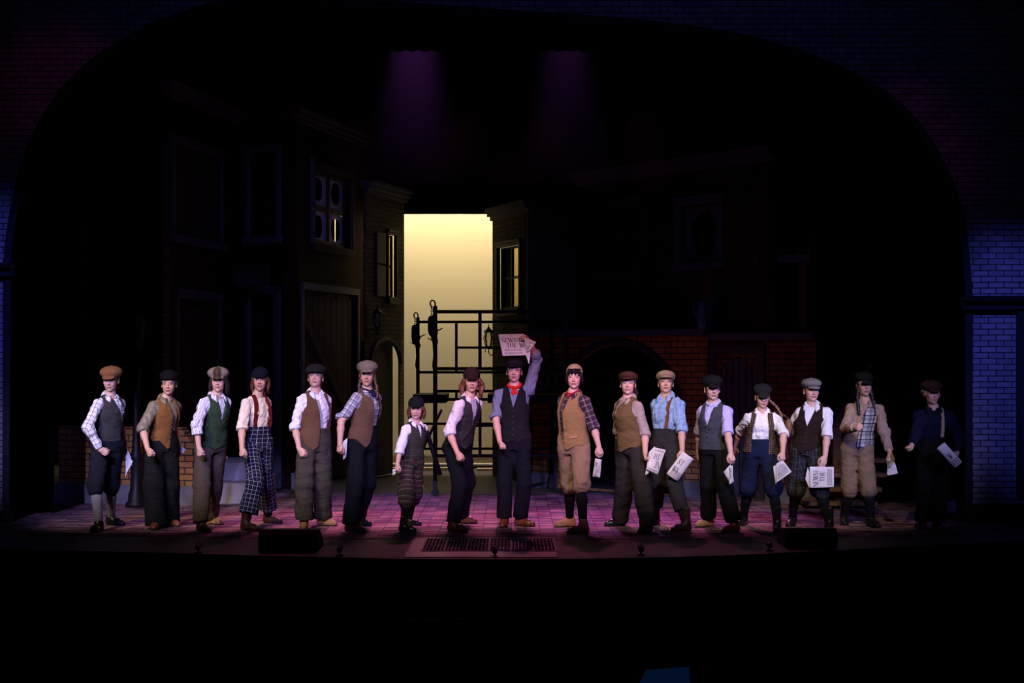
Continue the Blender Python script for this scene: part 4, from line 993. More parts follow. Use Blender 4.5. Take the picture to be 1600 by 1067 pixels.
  elL=(1433, 676, -1), wrL=(1424, 697, -1), elR=(1497, 684, -1), wrR=(1494, 710, -1), handL=dict(curl=1, n=(.3, .6, .6), thumb=.8), handR=dict(curl=.8, n=(-.4, .8, .3), bend=(-.4, 0, 0)),
  knL=(1446, 765, -.04), knR=(1470, 765, -.04), footL=(1440, 829, -15), footR=(1476, 832, 10),
  hair=(.36, .25, .13), hairkind=(('curl',),), cap=news((.075, .035, .022), 'newsboy', g=1.05, back=0),
  shirt=dict(mat=cloth('dark_navy_cotton', (.012, .014, .045)), sl=.9, rolled=False, loose=1.28, fold=.006),
  straps=[dict(path=[(.085, .33, 0), (.09, .5, 0), (.09, .7, 5), (.085, .84, 30), (.08, .92, 60)], mat=TANBRACE, w=.034)],
  trousers=dict(mat=cloth('black_trouser', (.010, .010, .012)), r=(.098, .090, .084), hem=.98, waist=.34), shoes=(BLKSHOE, .03)),
]
for S in PEOPLE: person(S)

# ------------------------------------------------------------------ the stage house
FLOORCLOTH = brick('painted_brick_floor', (.46, .26, .27), (.06, .04, .09), (.03, .02, .03), .30, .080, .008, 'xy', .62, bump=.4, stain=.6)
BOARDS = plain('dark_stage_paint', (.055, .046, .050), .55, var=.35, scale=3, bump=.1)
BLACK = plain('black_velour', (.0035, .0035, .004), 1.0, var=.2, bump=.2, spec=.0)
BLKPAINT = plain('matt_black_paint', (.006, .006, .007), .6, var=.2, bump=.1)
WALLBRICK = brick('pale_painted_brick', (.40, .38, .42), (.27, .26, .30), (.035, .033, .045), .172, .0645, .0055, 'xy', .9, bump=.8, stain=.45)
STONE = plain('stippled_stone', (.026, .025, .033), 1.0, var=.55, scale=22, bump=.5)
def arch_pts(Y=0.6):
    L = [(15, 842), (15, 800), (16, 600), (17, 430), (22, 360), (38, 280), (62, 212), (100, 151), (145, 105), (200, 68), (255, 40), (310, 21), (370, 8), (430, 4), (500, 6), (640, 15), (760, 24), (880, 32), (1000, 42), (1100, 54), (1180, 69), (1260, 93), (1330, 123), (1390, 161), (1430, 201), (1462, 250), (1485, 301), (1498, 352), (1505, 420), (1508, 480), (1508, 660), (1508, 842)]
    p = [np.array(q, float) for q in L]; out = []
    for i in range(len(p)-1):                                            # Catmull-Rom smoothing
        a, b, c, d = p[max(i-1, 0)], p[i], p[i+1], p[min(i+2, len(p)-1)]
        for j in range(4):
            t = j/4; out.append(.5*((2*b)+(c-a)*t+(2*a-5*b+4*c-d)*t*t+(3*b-a-3*c+d)*t**3))
    out.append(p[-1]); res = []
    for q in out:
        w = P(q[0], q[1], Y); res.append((w[0], max(0.0, w[2])))
    return res
AR = arch_pts(); AY = 0.6
M_ARCH = Matrix(((1, 0, 0, 0), (0, 0, -1, AY), (0, 1, 0, 0), (0, 0, 0, 1)))
outer = [(AR[0][0], 0.0), (-8.2, 0.0), (-8.2, 7.6), (8.2, 7.6), (8.2, 0.0), (AR[-1][0], 0.0)]
loop = [(x, z) for x, z in AR if z > 0.0]
w = flat_shape('wall_proscenium', [outer[::-1][0:1]+outer[::-1][1:]+[(AR[0][0], 0.0)]+loop], .30, WALLBRICK, M_ARCH)
w.data.materials.append(BLACK)  # reveal faces blacked: shade of the arch edge put into the colour
for p_ in w.data.polygons:
    if abs(p_.normal.z) < .5: p_.material_index = 1
tag(w, kind='structure')
def band(pts, wd, z0, z1):
    """raised moulding that follows an open outline"""
    m = MB(); V = []; n = len(pts)
    for i in range(n):
        a, b = np.array(pts[max(i-1, 0)]), np.array(pts[min(i+1, n-1)]); t = unit(b-a); nn = np.array([-t[1], t[0]]); p = np.array(pts[i]); q = p+nn*wd
        V += [(p[0], p[1], z0), (q[0], q[1], z0), (q[0], q[1], z1), (p[0], p[1], z1)]
    F = [(i*4+k, i*4+(k+1) % 4, i*4+4+(k+1) % 4, i*4+4+k) for i in range(n-1) for k in range(4)]+[(3, 2, 1, 0), tuple((n-1)*4+k for k in range(4))]
    return m.add(V, F)
o = band(loop, .075, -.01, .025).build('trim_1', STONE); o.matrix_world = M_ARCH; tag(o, kind='structure')
def box_w(name, lo, hi, mat, kind=None):
    m = MB(); m.box(lo, hi); o = m.build(name, mat)
    if kind: tag(o, kind=kind)
    return o
def pxX(px, Y): return (px-800)*(Y+CAM_BACK)/F_PX
def pxZ(py, Y): return CAM_Z-(py-HOR)*(Y+CAM_BACK)/F_PX
zR, zL = pxZ(466, .5), pxZ(414, .5)
n_t = 2
for x0, x1, z in ((pxX(1505, .5), 8.0, zR), (-8.0, pxX(19, .5), zL)):
    box_w('trim_%d' % n_t, (x0, .42, z-.03), (x1, .62, z+.025), BLKPAINT, 'structure'); n_t += 1
    box_w('trim_%d' % n_t, (x0+.01, .50, z-.12), (x1-.01, .62, z-.031), STONE, 'structure'); n_t += 1
# lower pilaster: plain stone margins and dark plinth
box_w('trim_%d' % n_t, (pxX(1592, .5), .53, .30), (pxX(1612, .5), .61, zR-.12), STONE, 'structure'); n_t += 1
box_w('trim_%d' % n_t, (pxX(1508, .5), .50, 0), (8.0, .61, pxZ(788, .5)), BLKPAINT, 'structure'); n_t += 1
box_w('trim_%d' % n_t, (-8.0, .50, 0), (pxX(15, .5), .61, pxZ(800, .5)), BLKPAINT, 'structure'); n_t += 1
# stage floor with a curved apron
edge = []
for px, py in ((-120, 851), (0, 856), (150, 861), (300, 865), (450, 869), (600, 872.5), (800, 874), (1000, 871.5), (1150, 867), (1300, 860), (1450, 852), (1600, 844), (1720, 838)):
    g = G(px, py); edge.append((g[0], g[1]))
def slab(name, outline, z0, z1, mat):
    n = len(outline); V = [(x, y, z0) for x, y in outline]+[(x, y, z1) for x, y in outline]
    F = [tuple(range(n))[::-1], tuple(range(n, 2*n))]+[(i, (i+1) % n, n+(i+1) % n, n+i) for i in range(n)]
    return mesh_obj(name, V, F, mat, None, False)
o = slab('floor', [(-8.6, edge[0][1]+.4)]+edge+[(8.6, edge[-1][1]+.4), (8.6, 11.5), (-8.6, 11.5)], -.12, 0.0, BOARDS); tag(o, kind='structure')
o = slab('wall_stage_front', [(x, y+.02) for x, y in edge]+[(x, y+.25) for x, y in edge[::-1]], -1.25, -.121, BLKPAINT); tag(o, kind='structure')
box_w('floor_auditorium', (-9, -17.8, -1.35), (9, -1.0, -1.25), BLKPAINT, 'structure')
box_w('wall_back', (-8.6, 11.3, 0), (8.6, 11.5, 7.6), BLACK, 'structure')
box_w('wall_left', (-8.7, .65, 0), (-8.5, 11.3, 7.6), BLACK, 'structure')
box_w('wall_right', (8.5, .65, 0), (8.7, 11.3, 7.6), BLACK, 'structure')
box_w('ceiling', (-8.7, .62, 7.6), (8.7, 11.5, 7.7), BLACK, 'structure')
# painted brick floor cloth
fc = [(pxX(-60, -.9), -.60), (pxX(250, -.9), -.85), (pxX(500, -1), -1.05), (pxX(800, -1), -1.12), (pxX(1100, -1), -1.05), (pxX(1400, -.9), -.75), (pxX(1500, -.9), -.55), (5.6, .3), (5.6, 4.35), (-5.7, 4.35), (-5.7, .3)]
o = slab('painted_floor_cloth', fc, .0005, .004, FLOORCLOTH); tag(o, 'purple-lit floor cloth painted as brick paving, spread over the stage', 'floor cloth')
# drapes
def drape(name, x0, x1, z0, z1, Y, label, n=None, mat=BLACK, amp=.05, pleat=.16):
    n = n or int((x1-x0)/pleat*8); V, F = [], []
    for i in range(n+1):
        x = x0+(x1-x0)*i/n; y = Y+amp*math.sin((x-x0)/pleat*2*math.pi)+.25*amp*math.sin(x*7)
        V += [(x, y, z0), (x, y, z1), (x, y+.012, z1), (x, y+.012, z0)]
    for i in range(n):
        for k in range(4): F.append((i*4+k, i*4+4+k, i*4+4+(k+1) % 4, i*4+(k+1) % 4))
    F += [(0, 1, 2, 3), (4*n+3, 4*n+2, 4*n+1, 4*n)]
    o = mesh_obj(name, V, F, mat, None, True); return tag(o, label, 'curtain')
drape('side_curtain', -7.2, pxX(86, 1.6), .01, 7.59, 1.6, 'black velour leg curtain hanging behind the left side of arch')
drape('side_curtain', pxX(1494, 1.6), 7.2, .01, 7.59, 1.6, 'black velour leg curtain hanging behind the right side of arch')
drape('side_curtain', pxX(1350, 3.2), 8.0, .01, 7.59, 3.2, 'second black leg curtain behind the right end of the line')
drape('border_curtain', -7.0, 7.0, pxZ(80, 2.2), 7.59, 2.2, 'black border curtain hanging across the top just inside the arch')
drape('border_curtain', -3.2, 4.5, pxZ(334.5, 8.3), 7.59, 8.3, 'black border curtain ending straight above the bright yellow opening', amp=.006, pleat=.5)
drape('backdrop_curtain', .75, 8.2, .01, 7.59, 10.0, 'black upstage curtain behind the right-hand houses', amp=.06)
drape('backdrop_curtain', -8.2, -3.4, .01, 7.59, 10.0, 'black upstage curtain behind the left-hand houses', amp=.06)
# cyclorama: a taut cream cloth lit from above
m, nt, b = new_mat('cream_cyclorama'); b.inputs['Base Color'].default_value = (.80, .74, .55, 1); b.inputs['Roughness'].default_value = 1; b.inputs['Specular IOR Level'].default_value = 0
tc = nd(nt, 'ShaderNodeTexCoord').outputs['Object']; mp = nd(nt, 'ShaderNodeMapping'); nt.links.new(tc, mp.inputs[0]); mp.inputs['Scale'].default_value = (.3, 1, 5)
f = noise_n(nt, 1.5, 4, mp.outputs[0]); nt.links.new(mix_n(nt, f, (.79, .73, .54), (.82, .76, .57)), b.inputs['Base Color'])
CYC = m
V, F = [], []
nx_, nz_ = 40, 30
for i in range(nx_+1):
    for j in range(nz_+1):
        x = -4.3+5.4*i/nx_; z = .06+4.9*j/nz_; V.append((x, 9.2, z))
for i in range(nx_):
    for j in range(nz_): a = i*(nz_+1)+j; F.append((a, a+nz_+1, a+nz_+2, a+1))
cy = mesh_obj('cyclorama', V, F, CYC); tag(cy, 'glowing pale yellow backdrop cloth filling the gap between the houses', 'backdrop')
md = cy.modifiers.new('thickness', 'SOLIDIFY'); md.thickness = .01
m = MB(); m.tube([(-4.3, 9.2, .055), (1.1, 9.2, .055)], .03); m.build('bottom_pipe', plain('steel_pipe', (.3, .3, .3), .4, .8), cy)
# pale ground row at its foot
m = MB(); m.box((pxX(560, 8.7), 8.62, .001), (pxX(734, 8.7), 8.74, .052)); o = m.build('ground_row', plain('cream_painted_wood', (.72, .64, .42), .8, var=.3, scale=18), None)
tag(o, 'low cream ground row along the foot of the yellow backdrop, left length', 'ground row')
m = MB(); m.box((pxX(745, 8.7), 8.60, .001), (pxX(800, 8.7), 8.72, .040)); o = m.build('ground_row', plain('cream_painted_wood', (.70, .62, .42), .8, var=.3, scale=18), None)
tag(o, 'short low cream ground row at foot of yellow backdrop, right of the gap', 'ground row')

# ------------------------------------------------------------------ street set
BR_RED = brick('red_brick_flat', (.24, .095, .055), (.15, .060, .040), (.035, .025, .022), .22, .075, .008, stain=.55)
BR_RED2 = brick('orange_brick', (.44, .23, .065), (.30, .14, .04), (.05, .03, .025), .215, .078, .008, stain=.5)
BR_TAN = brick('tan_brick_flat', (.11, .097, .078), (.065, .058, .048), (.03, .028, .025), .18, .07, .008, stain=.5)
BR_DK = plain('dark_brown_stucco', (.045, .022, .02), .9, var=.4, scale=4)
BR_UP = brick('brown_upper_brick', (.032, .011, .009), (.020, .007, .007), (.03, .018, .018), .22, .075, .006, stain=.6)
BLUEPL = plain('blue_grey_plaster', (.060, .060, .085), .9, var=.4, scale=3)
TRIM = plain('blue_grey_trim', (.12, .12, .17), .75, var=.45, scale=16); CORN = plain('weathered_cornice', (.075, .075, .105), .8, var=.5, scale=10)
SASH = plain('pale_sash', (.52, .50, .58), .7, var=.25, scale=14); DKWOOD = plain('dark_stained_wood', (.035, .025, .022), .7, var=.4, scale=12); WOOD = plain('brown_plank', (.15, .075, .04), .75, var=.4, scale=8)
CURB = plain('grey_curb_stone', (.16, .155, .15), .9, var=.5, scale=11, bump=.4); STEP = plain('grey_step_stone', (.26, .25, .26), .85, var=.3, scale=7, bump=.3)
VOID = plain('dark_interior', (.004, .004, .005), 1, bump=0); IRON = plain('black_iron', (.010, .010, .011), .5, .3, bump=.15)  # void black puts the dark of unlit openings into the colour
DKGREEN = plain('dark_green_door', (.015, .022, .022), .6, var=.3)
m, nt, b = new_mat('grimy_glass'); b.inputs['Base Color'].default_value = (.30, .24, .14, 1); b.inputs['Roughness'].default_value = .3; b.inputs['Transmission Weight'].default_value = .85; b.inputs['IOR'].default_value = 1.02
nt.links.new(mix_n(nt, noise_n(nt, 9, 4, nd(nt, 'ShaderNodeTexCoord').outputs['Object']), (.60, .48, .26), (.85, .72, .42)), b.inputs['Base Color']); GRIME = m

class Facet:
    def __init__(s, root, a, b, zb=0.0):
        s.root = root; s.a = np.array(XD(*a)); s.b = np.array(XD(*b)); s.L = np.linalg.norm(s.b-s.a); s.u = (s.b-s.a)/s.L; s.zb = zb
        u = s.u; s.M = Matrix(((u[0], 0, u[1], s.a[0]), (u[1], 0, -u[0], s.a[1]), (0, 1, 0, 0), (0, 0, 0, 1)))
        base = Vector(root.location) if root else Vector((0, 0, 0)); s.ML = Matrix.Translation(-base) @ s.M
    def uz(s, px, py):
        r = (px-800)/F_PX                                                # x = r*(y+17)
        t = (r*(s.a[1]+CAM_BACK)-s.a[0])/(s.u[0]-r*s.u[1]); D = s.a[1]+s.u[1]*t+CAM_BACK
        return t, CAM_Z-(py-HOR)*D/F_PX
    def panel(s, name, H, mat, holes=(), thick=.10, zb=0.0, u0=0.0, u1=None, label=None):
        u1 = s.L if u1 is None else u1
        o = flat_shape(name, [[(u0, zb), (u1, zb), (u1, H), (u0, H)]]+list(holes), thick, mat, s.ML, s.root)
        if label: o['label'] = label
        return o
    def part(s, name, mat, boxes=(), parent=None, mb=None, smooth=False):
        m = mb or MB()
        for (u0, z0, n0, u1, z1, n1) in boxes: m.box((u0, z0, n0), (u1, z1, n1))
        o = m.build(name, mat, s.root if parent is None else parent, smooth)
        if parent is None: o.matrix_local = s.ML
        return o
    def rect(s, px0, py0, px1, py1):
        u0, z1 = s.uz(px0, py0); u1, _ = s.uz(px1, py1); _, z0 = s.uz(px0, py1); return u0, z0, u1, z1
    def window(s, r, trim=TRIM, sash=SASH, cols=2, rows=2, tw=.07, depth=.10, fills=None, sill=.10, bar=.035, name='window_frame'):
        u0, z0, u1, z1 = r
        fr = s.part(name, trim, [(u0-tw, z0-.0, -.02, u0, z1+tw, .035), (u1, z0, -.02, u1+tw, z1+tw, .035), (u0, z1, -.02, u1, z1+tw, .035), (u0-tw*1.4, z0-sill, -.02, u1+tw*1.4, z0, .07), (u0-tw*1.3, z1+tw, -.02, u1+tw*1.3, z1+tw+.035, .06)])
        m = MB(); d = -depth*.55
        for c in range(cols+1): x = u0+(u1-u0)*c/cols; m.box((x-bar/2 if 0 < c < cols else (x if c == 0 else x-bar), z0, d-.02), (x+bar/2 if 0 < c < cols else (x+bar if c == 0 else x), z1, d+.02))
        for q in range(rows+1): z = z0+(z1-z0)*q/rows; m.box((u0, z-bar/2 if 0 < q < rows else (z if q == 0 else z-bar), d-.015), (u1, z+bar/2 if 0 < q < rows else (z+bar if q == 0 else z), d+.015))
        m.build('sash_bars', sash, fr)
        if fills:
            for c in range(cols):
                for q in range(rows):
                    f = fills(c, q)
                    if f is None: continue
                    nm, mt, pts = f; x0 = u0+(u1-u0)*c/cols+bar/2; x1 = u0+(u1-u0)*(c+1)/cols-bar/2; a = z0+(z1-z0)*q/rows+bar/2; b2 = z0+(z1-z0)*(q+1)/rows-bar/2
                    if pts == 'oval':
                        loop = [((x0+x1)/2+(x1-x0)*.30*math.copysign(abs(math.cos(t))**.8, math.cos(t)), (a+b2)/2+(b2-a)*.36*math.copysign(abs(math.sin(t))**.8, math.sin(t))) for t in [i*2*math.pi/28 for i in range(28)]]
                        oo = flat_shape(nm, [[(x0, a), (x1, a), (x1, b2), (x0, b2)], loop], .006, mt, Matrix.Translation((0, 0, d-.022)), fr)
                        bk = MB(); bk.box((x0-.02, a-.02, d-.09), (x1+.02 if not (c == 1 and q == 0) else x0+(x1-x0)*.68, b2+.02, d-.08)); bk.build('added_dark_backing', VOID, fr)  # added boards block the bright backdrop, a gap leaves one lit sliver
                        if c == 1 and q == 0: bk = MB(); bk.box((x0+(x1-x0)*.78, a-.02, d-.09), (x1+.02, b2+.02, d-.08)); bk.build('added_dark_backing', VOID, fr)
                    else:
                        pm = MB(); pm.box((x0, a, d-.012), (x1, b2, d-.006)); pm.build(nm, mt, fr)
        return fr
def rect_loop(r): u0, z0, u1, z1 = r; return [(u0, z0), (u0, z1), (u1, z1), (u1, z0)]
def arch_loop(u0, u1, z0, zs, zt, n=18):
    c = (u0+u1)/2; return [(u1, z0)]+[(c+(u1-u0)/2*math.cos(math.pi*i/n), zs+(zt-zs)*math.sin(math.pi*i/n)) for i in range(n+1)]+[(u0, z0)]
def cornice(fc, H, ext0=.0, ext1=.0, mat=None, part_name='cornice'):
    return fc.part(part_name, mat or CORN, [(-ext0, H-.16, -.02, fc.L+ext1, H-.10, .05), (-ext0, H-.10, -.05, fc.L+ext1, H-.03, .10), (-ext0, H-.03, -.08, fc.L+ext1, H+.02, .14)])
def bx(px, D): x, y = XD(px, D); return (x, y, 0)

# --- far-left townhouse
r = empty('brick_townhouse', bx(255, 20.0), 'tall far-left townhouse flat with wide boarded upper window and angled cornice', 'building', 'street-scene house flats')
f0 = Facet(r, (138, 21.2), (210, 20.55)); f0.panel('side_wall', 5.05, BR_DK)
fA = Facet(r, (210, 20.5), (255, 20.0)); fA.panel('corner_pier', 5.22, BR_TAN); cornice(fA, 5.26, .04, .10)
fB = Facet(r, (255, 20.0), (378, 22.8)); rw = fB.rect(270, 224, 344, 366); rd = fB.rect(276, 465, 340, 780)
rd = (rd[0], .0, rd[2], rd[3]); rd2 = [(rd[0], .02), (rd[0], rd[3]), (rd[2], rd[3]), (rd[2], .02)]
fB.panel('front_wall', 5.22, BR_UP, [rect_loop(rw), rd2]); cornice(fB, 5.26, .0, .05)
fB.window(rw, CORN, DKWOOD, 2, 1, fills=lambda c, q: ('shutter', DKWOOD, 'p'), bar=.05)
dr = fB.part('door', DKGREEN, [(rd[0], .02, -.10, rd[2], rd[3], -.05)]); fB.part('door_surround', CORN, [(rd[0]-.09, 0, -.01, rd[0], rd[3]+.10, .04), (rd[2], 0, -.01, rd[2]+.09, rd[3]+.10, .04), (rd[0]-.09, rd[3], -.01, rd[2]+.09, rd[3]+.12, .05)])
m = MB(); m.box((rd[0]+.08, .25, -.045), (rd[2]-.08, 1.0, -.035)); m.box((rd[0]+.08, 1.15, -.045), (rd[2]-.08, rd[3]-.12, -.035)); fB.part('door_panel', DKWOOD, mb=m)
# --- second townhouse with plank gate
r = empty('brick_townhouse', bx(455, 22.07), 'townhouse flat with oval-papered four-pane window and braced plank gate below', 'building', 'street-scene house flats')
fC = Facet(r, (378, 22.8), (455, 22.07)); rw = fC.rect(391, 243, 434, 372); ra = fC.rect(392, 462, 432, 780)
fC.panel('side_wall', 5.22, BR_UP, [rect_loop(rw), arch_loop(ra[0], ra[2], .02, ra[3]-.22, ra[3])]); cornice(fC, 5.26, 0, .10)
fC.window(rw, TRIM, DKWOOD, 2, 2, fills=lambda c, q: ('pane', VOID, 'p'), tw=.075)
fC.part('door_leaf', DKGREEN, [(ra[0], .02, -.10, ra[2], ra[3], -.06)])
fC.part('door_surround', TRIM, [(ra[0]-.05, 0, -.01, ra[0], ra[3]+.08, .05), (ra[2], 0, -.01, ra[2]+.10, ra[3]+.12, .06), (ra[0]-.05, ra[3]+.02, -.01, ra[2]+.10, ra[3]+.12, .06)])
fD = Facet(r, (455, 22.07), (572, 25.07)); rw = fD.rect(490, 262, 545, 380); rg = fD.rect(472, 452, 556, 745)
fD.panel('front_wall', 5.22, BR_UP, [rect_loop(rw), [(rg[0], .02), (rg[0], rg[3]), (rg[2], rg[3]), (rg[2], .02)]]); cornice(fD, 5.26, 0, .05)
fD.window(rw, BR_DK, DKWOOD, 2, 2, fills=lambda c, q: ('oval_cut_paper', SASH, 'oval'), tw=.05, bar=.075)
fD.part('window_surround', CORN, [(rw[0]-.13, rw[1]-.02, 0, rw[0]-.08, rw[3]+.14, .05)])
fD.part('window_surround', CORN, [(rw[2]+.08, rw[1]-.02, 0, rw[2]+.12, rw[3]+.12, .05)])
g = fD.part('plank_gate', DKWOOD, [(rg[0]-.05, .02, -.13, rg[2]+.05, rg[3]+.1, -.101), (rg[0], .03, -.1005, rg[2], rg[3], -.06)])
n = 9
for i in range(n):
    a = rg[0]+(rg[2]-rg[0])*i/n; mb = MB(); mb.box((a+.012, .05, -.06), (a+(rg[2]-rg[0])/n-.012, rg[3]-.03-.02*(i % 3), -.035)); mb.build('plank', plain('gate_plank', (.04+.005*(i % 3), .03, .032), .8, var=.4, scale=9), g)
mb = MB(); mb.bar((rg[0]+.06, rg[3]-.35, -.02), (rg[2]-.06, .75, -.02), .13, .03, up=(0, 0, 1)); mb.build('diagonal_brace', plain('brace_wood', (.085, .05, .045), .8, var=.4), g)
fD.part('gate_frame', TRIM, [(rg[0]-.09, 0, -.02, rg[0], rg[3]+.02, .04), (rg[2], 0, -.02, rg[2]+.07, rg[3]+.02, .04), (rg[0]-.09, rg[3], -.02, rg[2]+.07, rg[3]+.10, .05)])
fD.part('base_course', CURB, [(0, 0, 0, rg[0]-.09, .22, .05), (rg[2]+.07, 0, 0, fD.L, .22, .05)])
# --- sign over the door
r = empty('wall_sign', bx(395, 22.2), 'dark hanging board sign lettered ROAD above the arched doorway', 'sign')
fS = Facet(r, (366, 22.3), (424, 21.9)); rs_ = fS.rect(368, 414, 420, 449)
b0 = fS.part('board', plain('sign_board', (.035, .034, .045), .8, var=.4), [(rs_[0], rs_[1], 0, rs_[2], rs_[3], .04)])
SIGNP = plain('faded_sign_paint', (.13, .125, .15), .8, var=.3)
# --- small grey house left of the opening
r = empty('small_brick_house', bx(631, 25.0), 'low grey-brick house flat left of the yellow opening with one lit window column', 'building', 'street-scene house flats')
fE = Facet(r, (570, 23.5), (631.5, 25.0)); rl = fE.rect(587, 372, 600, 465); rr_ = fE.rect(605, 366, 617, 464); ra = fE.rect(579, 532, 624, 765)
zs = ra[3]-.35
fE.panel('front_wall', 4.35, BR_TAN, [rect_loop((rr_[0], rr_[1], rr_[2], rr_[3])), arch_loop(ra[0], ra[2], .02, zs, ra[3])], thick=.02)
cornice(fE, 4.40, 0, .03)
fE.window(rr_, DKWOOD, DKWOOD, 1, 2, tw=.04, fills=lambda c, q: ('pane', GRIME, 'p'), bar=.03)
sh = fE.part('shutter', plain('grey_shutter', (.10, .10, .11), .8, var=.3), [(rl[0], rr_[1], 0, rl[2], (rr_[1]+rr_[3])/2-.02, .03), (rl[0], (rr_[1]+rr_[3])/2+.02, 0, rl[2], rr_[3], .03)])
fE.part('arched_door', DKWOOD, [(ra[0], .02, -.16, ra[2], ra[3], -.11)])
mb = MB(); mb.tube([((ra[0]+ra[2])/2+(ra[2]-ra[0])/2*1.06*math.cos(math.pi*i/16), zs+(ra[3]-zs)*1.06*math.sin(math.pi*i/16), .01) for i in range(17)], .035, 6); fE.part('arch_moulding', CORN, mb=mb, smooth=True)
# --- grey house right of the opening
r = empty('small_brick_house', bx(770, 24.5), 'low grey-brick house flat right of the yellow opening with half-lit sash window', 'building', 'street-scene house flats')
fM = Facet(r, (769.5, 24.5), (828, 23.0)); rw = fM.rect(779, 388, 813, 484)
fM.panel('front_wall', 4.02, BR_TAN, [rect_loop(rw)], thick=.03); cornice(fM, 4.06, -.02, .05)
fM.window(rw, DKWOOD, DKWOOD, 2, 2, tw=.05, fills=lambda c, q: ('pane', GRIME, 'p') if c == 1 else ('closed_pane', VOID, 'p'), bar=.035)
fM.part('quoin', plain('dark_quoin', (.06, .055, .05), .9, var=.5, scale=20), [(fM.L-.12, 0, 0, fM.L, 3.9, .03)])
fM2 = Facet(r, (828, 23.0), (906, 23.7)); fM2.panel('plaster_wall', 3.98, BLUEPL); fM2.part('ledge', CORN, [(0, 2.95, 0, fM2.L, 3.02, .06)])
# --- large right-hand building
r = empty('brick_warehouse', bx(1105, 20.6), 'wide right-hand brick building flat with big arch, broken upper window and arched door', 'building', 'street-scene house flats')
fR = Facet(r, (832, 22.5), (1105, 20.6)); a0, z0_ = fR.uz(872, 545); a1, z1_ = fR.uz(1060, 545); zt_ = 1.98
fR.panel('lower_wall', 2.12, BR_RED2, [arch_loop(a0, a1, .02, 1.05, zt_, 24)]); fR.part('ledge', CORN, [(-.02, 2.10, -.35, fR.L+.02, 2.18, .10)])
mb = MB(); pts = [((a0+a1)/2+(a1-a0)/2*1.05*math.cos(math.pi*i/24), 1.05+(zt_-1.05)*1.05*math.sin(math.pi*i/24), .015) for i in range(25)]; mb.tube([(a1*1.0+(a1-a0)*.025, .02, .015)]+pts+[(a0-(a1-a0)*.025, .02, .015)], .05, 6); fR.part('arch_surround', plain('dark_arch_stone', (.05, .045, .045), .9, var=.4), mb=mb)
fR.part('archway_dark_panel', VOID, [(a0-.3, .0, -.9, a1+.1, 2.1, -.85), (a0-.34, 0, -.9, a0-.30, 2.1, -.11), (a1+.1, 0, -.9, a1+.14, 2.1, -.11)])  # added black panels paint in the darkness inside the archway
fR.part('curb', CURB, [(0, 0, 0, a0-.08, .20, .08)]); fR.part('curb', CURB, [(a1+.08, 0, 0, fR.L, .20, .08)])
fL = Facet(r, (1105, 20.75), (1275, 19.9)); rdo = fL.rect(1122, 560, 1183, 780)
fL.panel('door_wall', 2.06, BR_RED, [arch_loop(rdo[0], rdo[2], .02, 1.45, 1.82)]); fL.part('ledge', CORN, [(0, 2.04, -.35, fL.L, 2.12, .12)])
dm = plain('grey_blue_door', (.07, .07, .085), .7, var=.4, scale=6); mb = MB()
for i in range(6):
    a = rdo[0]+(rdo[2]-rdo[0])*i/6; mb.box((a+.008, .02, -.09), (a+(rdo[2]-rdo[0])/6-.008, 1.80, -.05))
fL.part('arched_door', dm, mb=mb); fL.part('door_surround', plain('door_surround', (.075, .06, .055), .8, var=.4), [(rdo[0]-.12, 0, 0, rdo[0]-.02, 1.95, .06), (rdo[2]+.02, 0, 0, rdo[2]+.12, 1.95, .06), (rdo[0]-.12, 1.87, 0, rdo[2]+.12, 1.97, .07)])
fL.part('curb', CURB, [(rdo[2]+.14, 0, 0, fL.L, .18, .07)])
fU = Facet(r, (905, 23.1), (1205, 20.15)); H5 = 4.42
w1 = fU.rect(930, 325, 1000, 424); w3 = fU.rect(934, 436, 1000, 508); w2 = fU.rect(1064, 322, 1125, 412); w3 = (w3[0], max(2.25, w3[1]), w3[2], w3[3])
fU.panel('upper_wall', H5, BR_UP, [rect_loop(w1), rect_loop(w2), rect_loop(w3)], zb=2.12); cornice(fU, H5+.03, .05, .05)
fU.window(w1, DKWOOD, DKWOOD, 2, 2, fills=lambda c, q: ('dark_pane', VOID, 'p')); fU.window(w3, DKWOOD, DKWOOD, 1, 1, fills=lambda c, q: ('dark_pane', VOID, 'p'), sill=.04)
wf_ = fU.window(w2, plain('dim_blue_trim', (.07, .07, .09), .8), DKWOOD, 1, 1, bar=.03)
cx_, cz_ = (w2[0]+w2[2])/2, (w2[1]+w2[3])/2; jag = [(cx_+(w2[2]-w2[0])*(.34+.05*math.sin(i*2.7))*math.cos(i*math.pi/6+.2), cz_+(w2[3]-w2[1])*(.40+.05*math.sin(i*3.9))*math.sin(i*math.pi/6+.2)) for i in range(12)]
flat_shape('broken_pane', [rect_loop(w2), jag], .006, plain('grimy_board', (.07, .075, .09), .5), Matrix.Translation((0, 0, -.07)), wf_)
fU.part('room_backing', VOID, [(w2[0]-.05, w2[1]-.05, -.30, w2[2]+.05, w2[3]+.05, -.28)])
fP = Facet(r, (1185, 20.4), (1262, 20.1))
fP.part('porch_post', plain('brown_post', (.075, .045, .035), .8), [(.0, 2.12, -.06, .10, 3.02, .04)]); fP.part('porch_post', plain('brown_post', (.075, .045, .035), .8), [(fP.L-.1, 2.12, -.06, fP.L, 3.02, .04)]); fP.part('porch_beam', CORN, [(-.05, 3.02, -.08, fP.L+.05, 3.10, .06)])
fU.part('wall_post', plain('brown_post', (.075, .045, .035), .8), [(fU.uz(1106, 500)[0], 2.12, .0, fU.uz(1117, 500)[0], 3.1, .07)])
